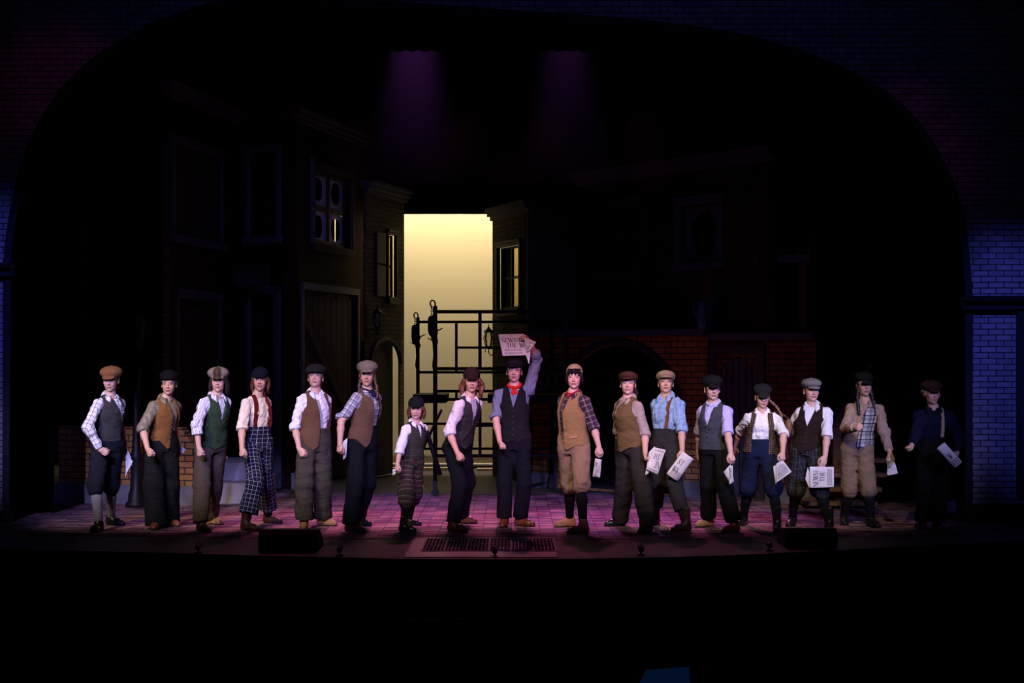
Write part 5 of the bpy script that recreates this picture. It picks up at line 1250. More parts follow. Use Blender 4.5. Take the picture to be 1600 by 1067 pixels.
# --- blue jug and small tin lantern on the ledge
BLUETIN = plain('blue_enamel', (.045, .10, .20), .35, var=.2, spec=.5)
x, y = XD(1097, 20.45); z = 2.18
r = empty('enamel_jug', (x, y, z), 'blue enamel jug standing on the ledge above the brick arch', 'jug'); mb = MB(); mb.lathe([(.055, 0), (.07, .02), (.075, .20), (.06, .27), (.04, .31), (.045, .35)], (0, 0, 0)); mb.build('jug_body', BLUETIN, r, True)
mb = MB(); mb.tube([(-.05, 0, .31), (-.10, 0, .33), (-.115, 0, .25), (-.07, 0, .16)], .010, 8); mb.build('handle', BLUETIN, r, True)
x, y = XD(1107, 20.6)
r = empty('tin_lantern', (x, y, z), 'small blue tin lantern beside the enamel jug on the ledge', 'lantern'); mb = MB(); mb.lathe([(.05, 0), (.055, .03), (.03, .05), (.03, .22), (.06, .24), (.06, .27), (.02, .31)], (0, 0, 0), 12); mb.build('lantern_body', BLUETIN, r)
mb = MB(); mb.tube([(.04, 0, .28), (.045, 0, .40), (-.04, 0, .40), (-.04, 0, .28)], .006, 6); mb.build('wire_handle', BLUETIN, r)
# --- stoop wall, curb, steps
r = empty('stoop_wall', bx(200, 19.75), 'low orange brick stoop wall on a stone curb behind the leftmost people', 'wall')
fW = Facet(r, (92, 20.0), (302, 19.55)); 
_, zw = fW.uz(280, 668); _, zw2 = fW.uz(300, 694)
uS, _ = fW.uz(282, 668)
flat_shape('brick_wall', [[(0, .18), (fW.L, .18), (fW.L, zw2), (uS, zw), (0, zw)]], .16, BR_RED2, fW.ML, r)
fW.part('stone_curb', CURB, [(-.02, 0, -.16, fW.L+.02, .24, .05)])
r = empty('stone_steps', bx(372, 20.3), 'two rounded grey stone steps leading up to the left arched doorway', 'steps')
def step(px0, px1, D, z0, z1, dep, nm):
    x0, _ = XD(px0, D); x1, _ = XD(px1, D); y1 = D-17+dep; y0 = D-17; n = 12; out = [(x1, y1), (x0, y1)]
    for i in range(n+1):
        t = i/n; out.append((x0+(x1-x0)*t, y0+.16*(abs(2*t-1)**2.5)))
    bb = np.array(r.location); V = [(a-bb[0], b-bb[1], z0) for a, b in out]+[(a-bb[0], b-bb[1], z1) for a, b in out]; k = len(out)
    mesh_obj(nm, V, [tuple(range(k))[::-1], tuple(range(k, 2*k))]+[(i, (i+1) % k, k+(i+1) % k, k+i) for i in range(k)], STEP, r, False)
step(325, 402, 19.8, 0, .255, 1.6, 'lower_step'); step(335, 400, 20.25, .256, .48, 1.15, 'upper_step')
# --- street lamp
r = empty('street_lamp', bx(213, 19.35), 'black cast-iron street lamp post with flared pedestal before the stoop wall', 'street lamp')
mb = MB(); mb.lathe([(.13, 0), (.13, .05), (.10, .08), (.095, .16), (.075, .22), (.065, .55), (.075, .58), (.075, .64), (.055, .68), (.042, .9), (.035, 1.9)], (0, 0, 0), 20); mb.build('post', IRON, r, True)
mb = MB(); mb.lathe([(.03, 1.9), (.07, 1.93), (.05, 1.97), (.09, 2.02), (.115, 2.26), (.12, 2.28), (.06, 2.36), (.02, 2.42), (.012, 2.48)], (0, 0, 0), 8); mb.build('lantern_head', IRON, r)
# --- wall lanterns
def wall_lantern(px, py, D, label, side=1, sc=1.0):
    w = P(px, py, D-17); r = empty('wall_lantern', w, label, 'lantern', 'wall lanterns on the houses')
    mb = MB(); mb.lathe([(.012, .17), (.02, .15), (.075, .10), (.08, .085), (.05, .08)], (0, 0, 0), 12); mb.lathe([(.045, -.13), (.05, -.12), (.03, -.145)][::-1], (0, 0, 0), 12); mb.tube([(0, 0, .16), (0, 0, .21)], .008, 6); mb.build('cap_and_base', IRON, r)
    mb = MB()
    for k in range(6):
        a = k*math.pi/3; mb.tube([(math.cos(a)*.05, math.sin(a)*.05, .085), (math.cos(a)*.078, math.sin(a)*.078, 0), (math.cos(a)*.045, math.sin(a)*.045, -.125)], .006, 5)
    mb.build('cage_bars', IRON, r)
    g_, nt_, b_ = new_mat('lantern_glass'); b_.inputs['Transmission Weight'].default_value = .9; b_.inputs['Roughness'].default_value = .1; b_.inputs['Base Color'].default_value = (.8, .8, .75, 1); b_.inputs['IOR'].default_value = 1.1
    mb = MB(); mb.lathe([(.040, -.12), (.066, 0), (.045, .08)], (0, 0, 0), 16); mb.build('glass', g_, r, True)
    mb = MB(); mb.tube([(0, 0, -.13), (0, 0, -.22), (side*.03, 0, -.27), (side*.10, 0, -.22)], .010, 6); mb.tube([(0, 0, -.16), (side*.16, .0, -.16)], .012, 6); mb.tube([(0, 0, -.13), (-side*.05, 0, -.17), (-side*.045, 0, -.22)], .007, 6); mb.build('bracket', IRON, r)
    return r
wall_lantern(763.5, 528, 24.2, 'black iron wall lantern silhouetted against the yellow backdrop', 1)
wall_lantern(590, 498, 23.7, 'small dark wall lantern on the grey house left of the opening', -1)
# --- wooden stairs at right
r = empty('wooden_stairs', bx(1305, 19.2), 'dim brown wooden stair unit with newel post and handrail behind plaid breeches', 'stairs')
bb = np.array(bx(1305, 19.2)); Pq = lambda px, py, D: P(px, py, D-17)-bb
mb = MB(); a = Pq(1302, 770, 19.4); mb.box((a[0], a[1], 0), (a[0]+.10, a[1]+.10, pxZ(668, 2.4))); mb.build('newel_post', WOOD, r)
mb = MB(); p0 = Pq(1306, 668, 19.45); mb.bar(p0, p0+np.array([.55, .5, .75]), .07, .06); mb.build('handrail', WOOD, r)
for i in range(4):
    mb = MB(); x0 = Pq(1248, 770, 19.6)[0]+.16*i; mb.box((x0, -.1+.02*i, .04+.17*i), (x0+.85-.1*i, .55, .085+.17*i)); mb.build('tread', WOOD, r)
mb = MB(); mb.bar(Pq(1262, 786, 19.6), Pq(1262, 786, 19.6)+np.array([.95, .1, .95]), .18, .04); mb.build('stringer', WOOD, r)

# ------------------------------------------------------------------ scaffold in the opening
r = empty('scaffold_tower', bx(680, 20.9), 'black steel pipe scaffold tower silhouetted in front of the yellow backdrop', 'scaffold')
bb = np.array(bx(680, 20.9)); PIPE = plain('black_pipe', (.008, .008, .008), .5, .2, bump=0)
def S3(px, py, D): return P(px, py, D-17)-bb
def pipe(nm, pts, rad=.022, parent=None): mb = MB(); mb.tube(pts, rad, 10); return mb.build(nm, PIPE, parent or r, True)
DF, DB = 20.9, 22.1
zf = lambda py: pxZ(py, DF-17); zb = lambda py: pxZ(py, DB-17)
def vert(px, y0, y1, D, rad=.022, nm='post'): return pipe(nm, [S3(px, y0, D), S3(px, y1, D)], rad)
def horiz(x0, x1, py, D, rad=.020, nm='rail'): return pipe(nm, [S3(x0, py, D), S3(x1, py, D)], rad)
vert(680, 478, 762, DF, .030); vert(653, 496, 756, DB, .026)
horiz(680, 885, 487, DF, .024); horiz(653, 880, 503, DB, .020); vert(750, 487, 577, DF, .024); vert(713, 503, 581, DB, .020); horiz(713, 790, 543, DB, .018)
horiz(680, 885, 576, DF, .024); horiz(653, 860, 581.5, DB, .020); vert(885, 487, 768, DF, .028); vert(862, 503, 752, DB, .024)
horiz(680, 885, 611, DF, .020); horiz(680, 885, 624, DF, .020); vert(750, 624, 712, DF, .022); vert(713, 611, 700, DB, .018)
horiz(653, 860, 662, DB, .018); horiz(713, 790, 665, DF, .018); horiz(653, 860, 701, DB, .018); horiz(680, 885, 712, DF, .022)
pipe('cross_brace', [S3(690, 640, DF-.1), S3(656, 712, DF-.1)], .018); pipe('cross_brace', [S3(666, 672, DF-.15), S3(688, 742, DF-.15)], .030)
mb = MB(); a = S3(653, 626, DB); b = S3(696, 611, DF); mb.box((a[0], 0, a[2]), (b[0], 1.2, a[2]+.11)); mb.build('plank_deck', BLKPAINT, r)
mb = MB(); a = S3(764, 626, DB); mb.box((a[0], 0, a[2]), (a[0]+.95, 1.2, a[2]+.11)); mb.build('plank_deck', BLKPAINT, r)
for px, D in ((680, DF), (653, DB), (885, DF), (862, DB)):
    q = S3(px, 770, D); mb = MB(); gz = 0
    mb.box((q[0]-.03, q[1]-.03, .10), (q[0]+.03, q[1]+.03, .20)); mb.build('caster_fork', BLKPAINT, r)
    mb = MB(); mb.tube([(q[0], q[1]-.022, .052), (q[0], q[1]+.022, .052)], .051, 16); mb.build('caster_wheel', IRON, r)
    pipe('caster_stem', [(q[0], q[1], .18), (q[0], q[1], .36)], .024)
for px, py, D, sc in ((680, 470, DF, 1.0), (653, 489, DB, .85)):
    q = S3(px, py, D); k = sc
    pipe('curved_hook', [q+np.array([0, 0, -.09])*k, q+np.array([0, 0, -.03])*k, q+np.array([-.015, 0, 0])*k, q+np.array([-.04, 0, .008])*k, q+np.array([-.062, 0, -.012])*k, q+np.array([-.066, 0, -.045])*k, q+np.array([-.05, 0, -.075])*k, q+np.array([-.04, 0, -.10])*k], .011*k)
    for j in range(3):
        c = q+np.array([-.045, 0, -.125-.032*j])*k; ring = [c+np.array([math.cos(t)*.012 if j % 2 == 0 else 0, math.cos(t)*.012 if j % 2 else 0, math.sin(t)*.022])*k for t in [i*2*math.pi/12 for i in range(13)]]
        pipe('chain_link', ring, .0045*k)
    mb = MB(); c = q+np.array([-.045, -.02, -.215])*k; mb.lathe([(.02, .02), (.045, .0), (.052, -.05), (.052, -.16), (.04, -.22), (.018, -.25)], c, 12); mb.build('hoist_bag', BLKPAINT, r, True)
    for j, (dz, sd) in enumerate(((-.40, 1), (-.53, -1))):
        c = q+np.array([0, 0, dz])*k
        mb = MB(); mb.tube([c+np.array([-.03, 0, 0]), c+np.array([.035, 0, 0])], .032*k, 8); mb.tube([c, c+np.array([sd*.055, 0, .022]), c+np.array([sd*.10, 0, .045])], [.010, .010, .007], 6); mb.build('clamp', BLKPAINT, r)
    mb = MB(); mb.tube([q+np.array([-.045, 0, -.44])*k, q+np.array([-.015, -.01, -.56])*k, q+np.array([0, -.02, -.70])*k, q+np.array([-.012, -.02, -.85])*k, q+np.array([.002, 0, -1.0])*k], [.02, .022, .026, .030, .012], 8); mb.build('tied_strap', BLACK, r, True)

# ------------------------------------------------------------------ apron details
r = empty('trap_grate', G(760, 852), 'rectangular grating of slotted dark bars in the stage apron at centre', 'floor grate')
bb = G(760, 852); STEEL = plain('dull_steel', (.34, .30, .30), .45, .6, var=.3)
GRTOP = plain('grate_steel', (.36, .24, .26), .6, .1, var=.3)
def Gq(px, py): g = G(px, py)-bb; return g
q = [Gq(654, 841), Gq(905, 841), Gq(905, 871), Gq(668, 871)]
y0, y1 = q[3][1], q[0][1]; xl, xr = Gq(660, 858)[0], Gq(868, 858)[0]
mb = MB(); 
mb.box((xl-.13, y0, .0003), (xl, y1, .006)); mb.box((xl-.13, y1-.10, .0003), (xr, y1, .0061)); mb.box((xl, y0, .0003), (xr, y0+.42, .0062)); mb.build('frame_plate', STEEL, r)
mb = MB(); mb.box((xl, y0+.42, .0003), (xr, y1-.10, .003)); mb.build('slot_shade_sheet', VOID, r)  # flat black sheet paints the shade between the bars
nr, nc = 5, 6
for i in range(nr+1): mb = MB(); yy = y0+.42+(y1-.10-y0-.42)*i/nr; mb.box((xl, yy-.012, .0032), (xr, yy+.012, .012)); mb.build('cross_bar', GRTOP, r)
mb = MB()
for i in range(nc*6+1):
    xx = xl+(xr-xl)*i/(nc*6); wd = .022 if i % 6 == 0 else .008; mb.box((xx-wd/2, y0+.42, .0034), (xx+wd/2, y1-.10, .011))
mb.build('slats', GRTOP, r)
def monitor(px0, px1, ytop, D, label):
    x0, y = XD(px0, D); x1, _ = XD(px1, D); w = x1-x0; h = pxZ(ytop, D-17); c = np.array([(x0+x1)/2, y, 0])
    r = empty('floor_monitor', c, label, 'speaker', 'stage monitors on the apron')
    # wedge: sloping grille faces upstage, towards the performers
    pr = [(-.02, 0), (-.02, h*.8), (.04, h), (.12, h), (.44, h*.25), (.44, 0)]; mb = MB(); k = len(pr)
    V = [(-w/2, a, b) for a, b in pr]+[(w/2, a, b) for a, b in pr]
    mb.add(V, [tuple(range(k)), tuple(range(k, 2*k))[::-1]]+[(i, k+i, k+(i+1) % k, (i+1) % k) for i in range(k)]); mb.build('cabinet', BLKPAINT, r)
    mb = MB(); mb.bar((0, .14, h*.93), (0, .42, h*.34), w*.88, .015); mb.build('grille', IRON, r)
    mb = MB(); mb.box((-.07, -.032, h*.45), (.07, -.0205, h*.60)); mb.build('handle_plate', IRON, r)
    return r
monitor(404, 497, 828, 14.95, 'black wedge stage monitor at the apron edge, left of centre')
monitor(1226, 1308, 826, 15.25, 'black wedge stage monitor at the apron edge, right side')
foot = [(306, 866, 0, 'small black footlight on the apron edge left of the left monitor'), (529, 869.5, 1, 'small black footlight on the apron edge right of the left monitor'), (773, 871.5, 1, 'small black footlight at the apron edge below the floor grate'), (1003, 869, 1, 'small black footlight on the apron edge right of the grate'), (1205, 862.5, .3, 'small black footlight at the apron edge beside the right monitor')]
for px, py, e, lb in foot:
    g = G(px, py)+np.array([0, .10, 0]); r = empty('footlight', g, lb, 'footlight', 'footlights along the apron edge')
    mb = MB(); mb.lathe([(.035, 0), (.035, .008), (.008, .012), (.008, .035)], (0, 0, 0), 12); mb.build('base', BLKPAINT, r)
    mb = MB(); mb.tube([(0, -.035, .050), (0, .035, .066)], [.026, .030], 12); mb.build('lamp_housing', BLKPAINT, r)
    lens_m, nt, b = new_mat('blue_led'); b.inputs['Base Color'].default_value = (.02, .02, .1, 1); b.inputs['Emission Color'].default_value = (.08, .12, 1, 1); b.inputs['Emission Strength'].default_value = 3*e
    mb = MB(); mb.tube([(0, .0352, .066), (0, .038, .0665)], .022, 12); mb.build('lens', lens_m, r)
    if e: spot('footlight_beam', g+np.array([0, .045, .068]), g+np.array([0.1, .5, 0]), (.10, .16, 1.0), .45*e, .22, .02, .9)
# pit rail and the glowing tablet below the stage
PANEL = plain('dark_rail_panel', (.018, .018, .020), .85, var=.5, spec=.1)
r = empty('pit_rail', (0, -5.2, -1.25), 'barely visible black padded rail in front of the orchestra pit', 'rail')
mb = MB(); n = 40; pts = []
for i in range(n+1):
    t = i/n; x = -4.2+8.4*t; pts.append((x, .5*((2*t-1)**2)*-1+.0, 1.25+pxZ(956, -5.2)))
mb.tube(pts, .022, 8); mb.build('top_rail', PANEL, r, True)
for i in range(9):
    x0 = -4.1+.92*i; t = (x0+4.2)/8.4; y = -.5*((2*t-1)**2); mb = MB(); mb.box((x0, y-.02, .35), (x0+.84, y+.02, 1.25+pxZ(966, -5.2))); mb.build('padded_panel', PANEL, r)
    mb = MB(); mb.box((x0-.06, y-.02, 0), (x0-.02, y+.02, 1.25+pxZ(956, -5.2))); mb.build('rail_post', PANEL, r)
sc, nt, b = new_mat('tablet_glow'); b.inputs['Base Color'].default_value = (0, 0, 0, 1); b.inputs['Emission Color'].default_value = (.01, .09, .36, 1); b.inputs['Emission Strength'].default_value = .055
D = 9.0; w = P(1032, 1046, D-17); r = empty('lit_tablet', (w[0], w[1], -1.25), 'dim blue glowing tablet on a stand at the bottom edge of picture', 'tablet')
zt0 = w[2]+1.25
mb = MB(); mb.tube([(0, 0, .02), (0, 0, zt0-.22)], .012, 8); mb.lathe([(.16, 0), (.16, .015), (.02, .03)], (0, 0, 0), 16); mb.build('stand', BLKPAINT, r)
V = [(-.19, -.02, zt0-.24), (.17, -.02, zt0-.24), (.17, .06, zt0+.005), (-.08, .06, zt0-.015)]; V2 = [(x, y+.012, z) for x, y, z in V]
mb = MB(); mb.add([(x*1.04, y+.002, z*1.002) for x, y, z in V]+V2, [(0, 1, 2, 3), (7, 6, 5, 4), (0, 4, 5, 1), (1, 5, 6, 2), (2, 6, 7, 3), (3, 7, 4, 0)]); mb.build('tablet_case', BLKPAINT, r)
mb = MB(); mb.add(V, [(0, 1, 2, 3)]); mb.build('screen', sc, r)
# thin haze hanging in the beams of two purple lanterns above the opening
m = bpy.data.materials.new('haze'); m.use_nodes = True; nt = m.node_tree; nt.nodes.clear()
o_ = nd(nt, 'ShaderNodeOutputMaterial'); vs = nd(nt, 'ShaderNodeVolumeScatter')
sx = nd(nt, 'ShaderNodeSeparateXYZ'); nt.links.new(nd(nt, 'ShaderNodeNewGeometry').outputs['Position'], sx.inputs[0])
nt.links.new(math_n(nt, 'MAXIMUM', math_n(nt, 'MULTIPLY_ADD', sx.outputs[2], .018, -.018*3.9), 0.0), vs.inputs['Density']); vs.inputs['Anisotropy'].default_value = .2; nt.links.new(vs.outputs[0], o_.inputs['Volume'])
mb = MB(); mb.box((-2.3, 2.35, 3.9), (1.9, 3.25, 7.5)); o = mb.build('haze', m); tag(o, 'faint purple haze in two light beams high above the yellow opening', 'haze', kind='stuff')
for x, e in ((-1.22, 1.0), (.66, .45)):
    spot('purple_haze_lantern', (x, 2.8, 7.1), (x+.02, 2.8, 3.4), (.62, .14, 1.0), 900*e, .90, .05, 1.0)

# ------------------------------------------------------------------ newspapers with serif headlines
PAPER = plain('newsprint', (.74, .70, .64), .8, var=.05, scale=20, bump=.1); INK = plain('printing_ink', (.012, .012, .014), .7, bump=0); INKG = plain('grey_newsprint_text', (.30, .28, .26), .8, var=.3, bump=0)
k_, t_ = .20, .07                                                         # thick and thin stroke
def ST(*a): return a
GLY = {
 'N': ([(0.1, 0, .1, 1, t_), (.1, 1, .9, 0, k_), (.9, 0, .9, 1, t_)], [(.1, 0), (.1, 1), (.9, 1)]),
 'E': ([(.18, 0, .18, 1, k_), (.18, .97, .85, .97, t_), (.18, .5, .68, .5, t_), (.18, .03, .88, .03, t_), (.85, .97, .85, .78, t_), (.88, .03, .88, .25, t_), (.68, .38, .68, .62, t_)], [(.18, 0), (.18, 1)]),
 'W': ([(.0, 1, .27, 0, k_*.9), (.27, 0, .5, .95, t_), (.45, .95, .72, 0, k_*.9), (.72, 0, 1.0, 1, t_)], [(.0, 1), (.5, .97), (1.0, 1)]),
 'S': ([(.80, .98, .80, .72, t_), (.80, .84, .60, .97, t_*1.2), (.60, .97, .35, .96, t_*1.2), (.35, .96, .16, .78, k_*.7), (.16, .78, .25, .60, k_*.8), (.25, .60, .72, .40, k_), (.72, .40, .84, .22, k_*.8), (.84, .22, .65, .04, k_*.7), (.65, .04, .38, .03, t_*1.2), (.38, .03, .18, .18, t_*1.2), (.16, .30, .16, .02, t_)], []),
 'I': ([(.5, 0, .5, 1, k_*1.9)], [(.4, 0), (.6, 0), (.4, 1), (.6, 1)]),
 'T': ([(.5, 0, .5, 1, k_), (.08, .96, .92, .96, t_), (.08, .98, .08, .74, t_), (.92, .98, .92, .74, t_)], [(.5, 0)]),
 'H': ([(.15, 0, .15, 1, k_*.9), (.85, 0, .85, 1, k_*.9), (.15, .5, .85, .5, t_)], [(.15, 0), (.15, 1), (.85, 0), (.85, 1)]),
 'R': ([(.18, 0, .18, 1, k_), (.18, .97, .62, .97, t_), (.62, .97, .80, .84, t_*1.4), (.80, .84, .80, .64, k_), (.80, .64, .60, .50, t_*1.4), (.60, .50, .18, .50, t_), (.50, .50, .90, .0, k_)], [(.18, 0), (.18, 1), (.90, 0)]),
 'P': ([(.18, 0, .18, 1, k_), (.18, .97, .62, .97, t_), (.62, .97, .84, .84, t_*1.4), (.84, .84, .84, .62, k_), (.84, .62, .60, .47, t_*1.4), (.60, .47, .18, .47, t_)], [(.18, 0), (.18, 1)]),
 'D': ([(.18, 0, .18, 1, k_), (.18, .97, .55, .97, t_), (.55, .97, .82, .78, t_*1.5), (.82, .78, .86, .5, k_), (.86, .5, .82, .22, k_), (.82, .22, .55, .03, t_*1.5), (.55, .03, .18, .03, t_)], [(.18, 0), (.18, 1)]),
 'L': ([(.18, 0, .18, 1, k_), (.18, .03, .85, .03, t_), (.85, .03, .85, .28, t_)], [(.18, 0), (.18, 1)]),
 'A': ([(.5, 1, .1, 0, t_), (.5, 1, .88, 0, k_), (.28, .32, .74, .32, t_)], [(.1, 0), (.88, 0)]),
 'O': ([], []), 'h': ([(.15, 0, .15, 1, k_*.8), (.15, .5, .5, .62, t_), (.5, .62, .75, .45, k_*.6), (.75, .45, .75, 0, k_*.8)], []), 'e': ([(.1, .35, .8, .35, t_), (.8, .35, .7, .58, k_*.6), (.7, .58, .4, .66, t_), (.4, .66, .15, .45, k_*.7), (.15, .45, .2, .12, k_*.8), (.2, .12, .5, .0, t_), (.5, 0, .8, .12, t_)], []),
}
def quad_stroke(x0, y0, x1, y1, w):
    d = np.array([x1-x0, y1-y0]); l = np.linalg.norm(d)+1e-6; n = np.array([-d[1], d[0]])/l*w/2; e = d/l*min(.02, l*.1)
    a = np.array([x0, y0])-e; b = np.array([x1, y1])+e; return [a-n, b-n, b+n, a+n]
def text_quads(txt, x, y, h, wd=.80, gap=.16, slant=0.0):
    """quads in flat page coordinates"""
    out = []; cx = x
    for ch in txt:
        if ch == ' ': cx += h*.5; continue
        cw = h*wd*(1.35 if ch == 'W' else (.5 if ch == 'I' else (.75 if ch in 'he' else 1.0)))
        qs = []
        if ch == 'O':
            n = 14
            for i in range(n):
                a0, a1 = 2*math.pi*i/n, 2*math.pi*(i+1)/n
                ri = lambda a: (.5+(.42-k_*.95*abs(math.cos(a)))*math.cos(a), .5+.44*math.sin(a))
                ro = lambda a: (.5+.46*math.cos(a), .5+.51*math.sin(a)); qs.append([np.array(ro(a0)), np.array(ro(a1)), np.array(ri(a1)), np.array(ri(a0))])
        st, sf = GLY[ch]
        for s_ in st: qs.append(quad_stroke(*s_))
        for (sx, sy) in sf: qs.append(quad_stroke(sx-.15, abs(sy-.025), sx+.15, abs(sy-.025), .055))
        for q in qs: out.append([(cx+(p[0]*cw)+slant*p[1]*h, y+p[1]*h) for p in q])
        cx += cw+h*gap*.6
    return out, cx
def text_lines(x0, x1, y0, y1, n, seed=1):
    rs = np.random.RandomState(seed); out = []
    for i in range(n):
        y = y0+(y1-y0)*(i+.5)/n; h = (y1-y0)/n*.32; a = x0
        while a < x1-.01:
            b = min(x1, a+(x1-x0)*(.06+.12*rs.rand())); out.append([(a, y-h), (b, y-h), (b, y+h), (a, y+h)]); a = b+(x1-x0)*.02
    return out
def sheet(name, fn, parent, mat=PAPER, nu=22, nv=16, thick=.0012):
    V, F = [], []
    for i in range(nu+1):
        for j in range(nv+1): V.append(fn(i/nu, j/nv, 0))
    for i in range(nu):
        for j in range(nv): a = i*(nv+1)+j; F.append((a, a+nv+1, a+nv+2, a+1))
    o = mesh_obj(name, V, F, mat, parent, True); md = o.modifiers.new('thickness', 'SOLIDIFY'); md.thickness = thick; md.offset = 0; return o
def ink(name, quads, fn, parent, off, mat=INK):
    V, F = [], []
    for q in quads:
        q = [np.array(p) for p in q]
        for i in range(2):                                                # split long strokes so they follow the bend
            a = q[0]+(q[1]-q[0])*i/2; b = q[0]+(q[1]-q[0])*(i+1)/2; c = q[3]+(q[2]-q[3])*(i+1)/2; d = q[3]+(q[2]-q[3])*i/2
            if max(max(p[0] for p in (a, b, c, d))-1, -min(p[0] for p in (a, b, c, d)), max(p[1] for p in (a, b, c, d))-1, -min(p[1] for p in (a, b, c, d))) > 0.0: continue
            n = len(V); V += [fn(p[0], p[1], off) for p in (a, b, c, d)]; F.append((n, n+1, n+2, n+3))
    if V: return mesh_obj(name, V, F, mat, parent, False)
def patch(c00, c10, c11, c01, bend=.02, wr=.006, seed=0, axis=0):
    """page surface through four corners (u right, v up), bowed and creased"""
    c = [np.asarray(q, float) for q in (c00, c10, c11, c01)]; n0 = unit(np.cross(c[1]-c[0], c[3]-c[0]))
    rs = np.random.RandomState(seed); a = rs.rand(6)*6.28; fx, fy = 1+rs.rand()*1.2, 1+rs.rand()*1.2
    def fn(u, v, off):
        p = (c[0]*(1-u)+c[1]*u)*(1-v)+(c[3]*(1-u)+c[2]*u)*v
        t = u if axis == 0 else v
        h = bend*math.sin(math.pi*t)+wr*(math.sin(6.28*fx*u+3*v+a[0])+math.sin(6.28*fy*v-2*u+a[1])+.6*math.sin(11*u+9*v+a[2]))
        return tuple(p+n0*(h+off))
    return fn
def newspaper(base, label, group='folded newspapers in hands'):
    return empty('newspaper', base, label, 'newspaper', group)
def page(r, corners, pxs=None, text=(), lines=(), bend=.015, wr=.005, seed=0, axis=0, name='page', front=1):
    b = np.array(r.location); fn = patch(*[np.asarray(c)-b for c in corners], bend=bend, wr=wr, seed=seed, axis=axis)
    o = sheet(name, fn, r)
    for t in text:
        qs, _ = text_quads(t[0], t[1], t[2], t[3], *(t[4:] if len(t) > 4 else ()))
        ink('headline', qs, fn, o, .0022*front)
    if lines:
        q = []
        for l in lines: q += text_lines(*l)
        ink('column_text', q, fn, o, .0018*front, INKG)
    return o
I = PEOPLE_INFO
def Q4(L, Y): return [P(px, py, Y+(d[0] if d else 0)) for px, py, *d in L]
# text_quads works on unit page coordinates: letter height in v, so widths are scaled by the page aspect
def tq(txt, x, y, h, asp, **k): return (txt, x, y, h, .80*asp, .16*asp)
# centre: raised newspaper, main page and folded-back flap
h = I[9]['handR']; Y = h[1]+.022
r = newspaper(P(808, 540, Y), 'newspaper held high overhead by the central person, headline page open', None)
page(r, Q4([(785.5, 556), (822.5, 555), (818.5, 521.5), (778.5, 522.5)], Y), text=[('NEWSIE', .08, .62, .20, .66, .08), ('THE WO', .24, .37, .20, .66, .10), ('The', .42, .88, .09, .5, .1)], lines=[(.12, .86, .22, .30, 3, 1), (.10, .88, .07, .16, 3, 2)], bend=.008, wr=.0022, seed=3)
page(r, Q4([(822, 551, -.01), (829, 546, -.05), (838, 534, -.06), (819, 527.5, -.055)], Y), text=[('OP', .16, .16, .36, .80, .10)], lines=[(.45, .95, .66, .9, 3, 3)], bend=.004, wr=.0015, seed=5, name='folded_flap')
page(r, Q4([(826.2, 568, .0), (827.2, 568, -.004), (829, 540, -.02), (818.5, 545, .004)], Y), bend=.003, wr=.002, seed=6, name='hanging_fold')
# fan-shaped crumpled sheets and flat folded ones, one per hand
def held(pid, hand, label, quads, texts, seeds, dY=-.03, lines=None):
    hh = I[pid]['hand'+hand]; Yh = hh[1]+dY; r = newspaper(hh+np.array([0, dY, 0]), label)
    for i, q in enumerate(quads):
        page(r, Q4(q, Yh), text=texts[i] if i < len(texts) else (), lines=(lines[i] if lines and i < len(lines) else ()), bend=.012, wr=.003, seed=seeds+i, name='page' if i == 0 else 'folded_sheet')
    return r
held(1, 'R', 'crumpled newspaper in the leftmost person\'s rear hand, beside dark breeches', [[(196, 746), (199, 738), (208, 721), (197, 706)], [(199.5, 731, .02), (207, 727, .02), (204, 712, -.02), (198, 700, -.02)]], [()], 11)
held(2, 'R', 'end of a newspaper showing behind the black-capped person\'s hip, second from left', [[(276, 703), (286, 709), (290, 702), (280, 694)]], [()], 21)
held(3, 'R', 'folded newspaper corner behind the green waistcoat wearer\'s thigh', [[(344, 727), (350, 728), (356, 714), (347, 707)], [(343, 733, .02), (348, 726, .02), (353, 712, .02), (345, 708, .02)]], [()], 31)
held(6, 'L', 'newspaper behind the hip hand of the plaid shirt wearer with grey-brown cap', [[(536, 719), (541, 714), (543, 684), (536, 690)]], [()], 61, dY=.05)
held(7, 'R', 'newspaper corner hanging beside the child\'s plaid breeches', [[(650, 762), (659, 762), (657, 748), (653, 745)], [(650, 766, .03), (662, 761, .03), (656, 750, .03), (652, 747, .03)]], [()], 71)
held(7, 'L', 'pale paper edge at the child\'s clenched front hand', [[(613, 743), (618, 741), (618, 733), (613.5, 733)]], [()], 75)
held(10, 'R', 'rolled newspaper hanging from the hand of the tan waistcoat wearer', [[(926, 744), (937.5, 746), (940, 718), (930, 716)], [(927, 740, -.02), (934, 745, -.02), (938, 722, -.02), (931, 720, -.02)]], [(), [('W', .1, .55, .35, .9, .1), ('S', .35, .15, .3, .9, .1)]], 101)
held(11, 'R', 'open newspaper held upside down by the ponytailed person, headline partly readable', [[(1040, 703), (1021.5, 698.5), (1009.5, 733), (1027.5, 741.5)], [(1023, 697, .03), (1014, 706, .03), (1008, 742, .03), (1014, 740, .03)]], [[('NE', .06, .52, .26, .95, .12), ('TH', .26, .22, .24, .95, .12)]], 111, lines=[[(.1, .9, .86, .94, 2, 4), (.1, .9, .04, .14, 2, 5)]])
held(15, 'R', 'flat folded newspaper with sideways headline held by the pale grey cap wearer', [[(1302.5, 729), (1303, 761.5), (1266, 763), (1265, 728)][0:4], [(1258, 748, .03), (1264, 762, .03), (1272, 757, .03), (1262, 730, .03)]], [], 151)
hh = I[15]['handR']
r15 = [o for o in bpy.data.objects if o.name.startswith('newspaper') and 'sideways' in o.get('label', '')][0]
pg = [c for c in r15.children if c.name.startswith('page')][0]
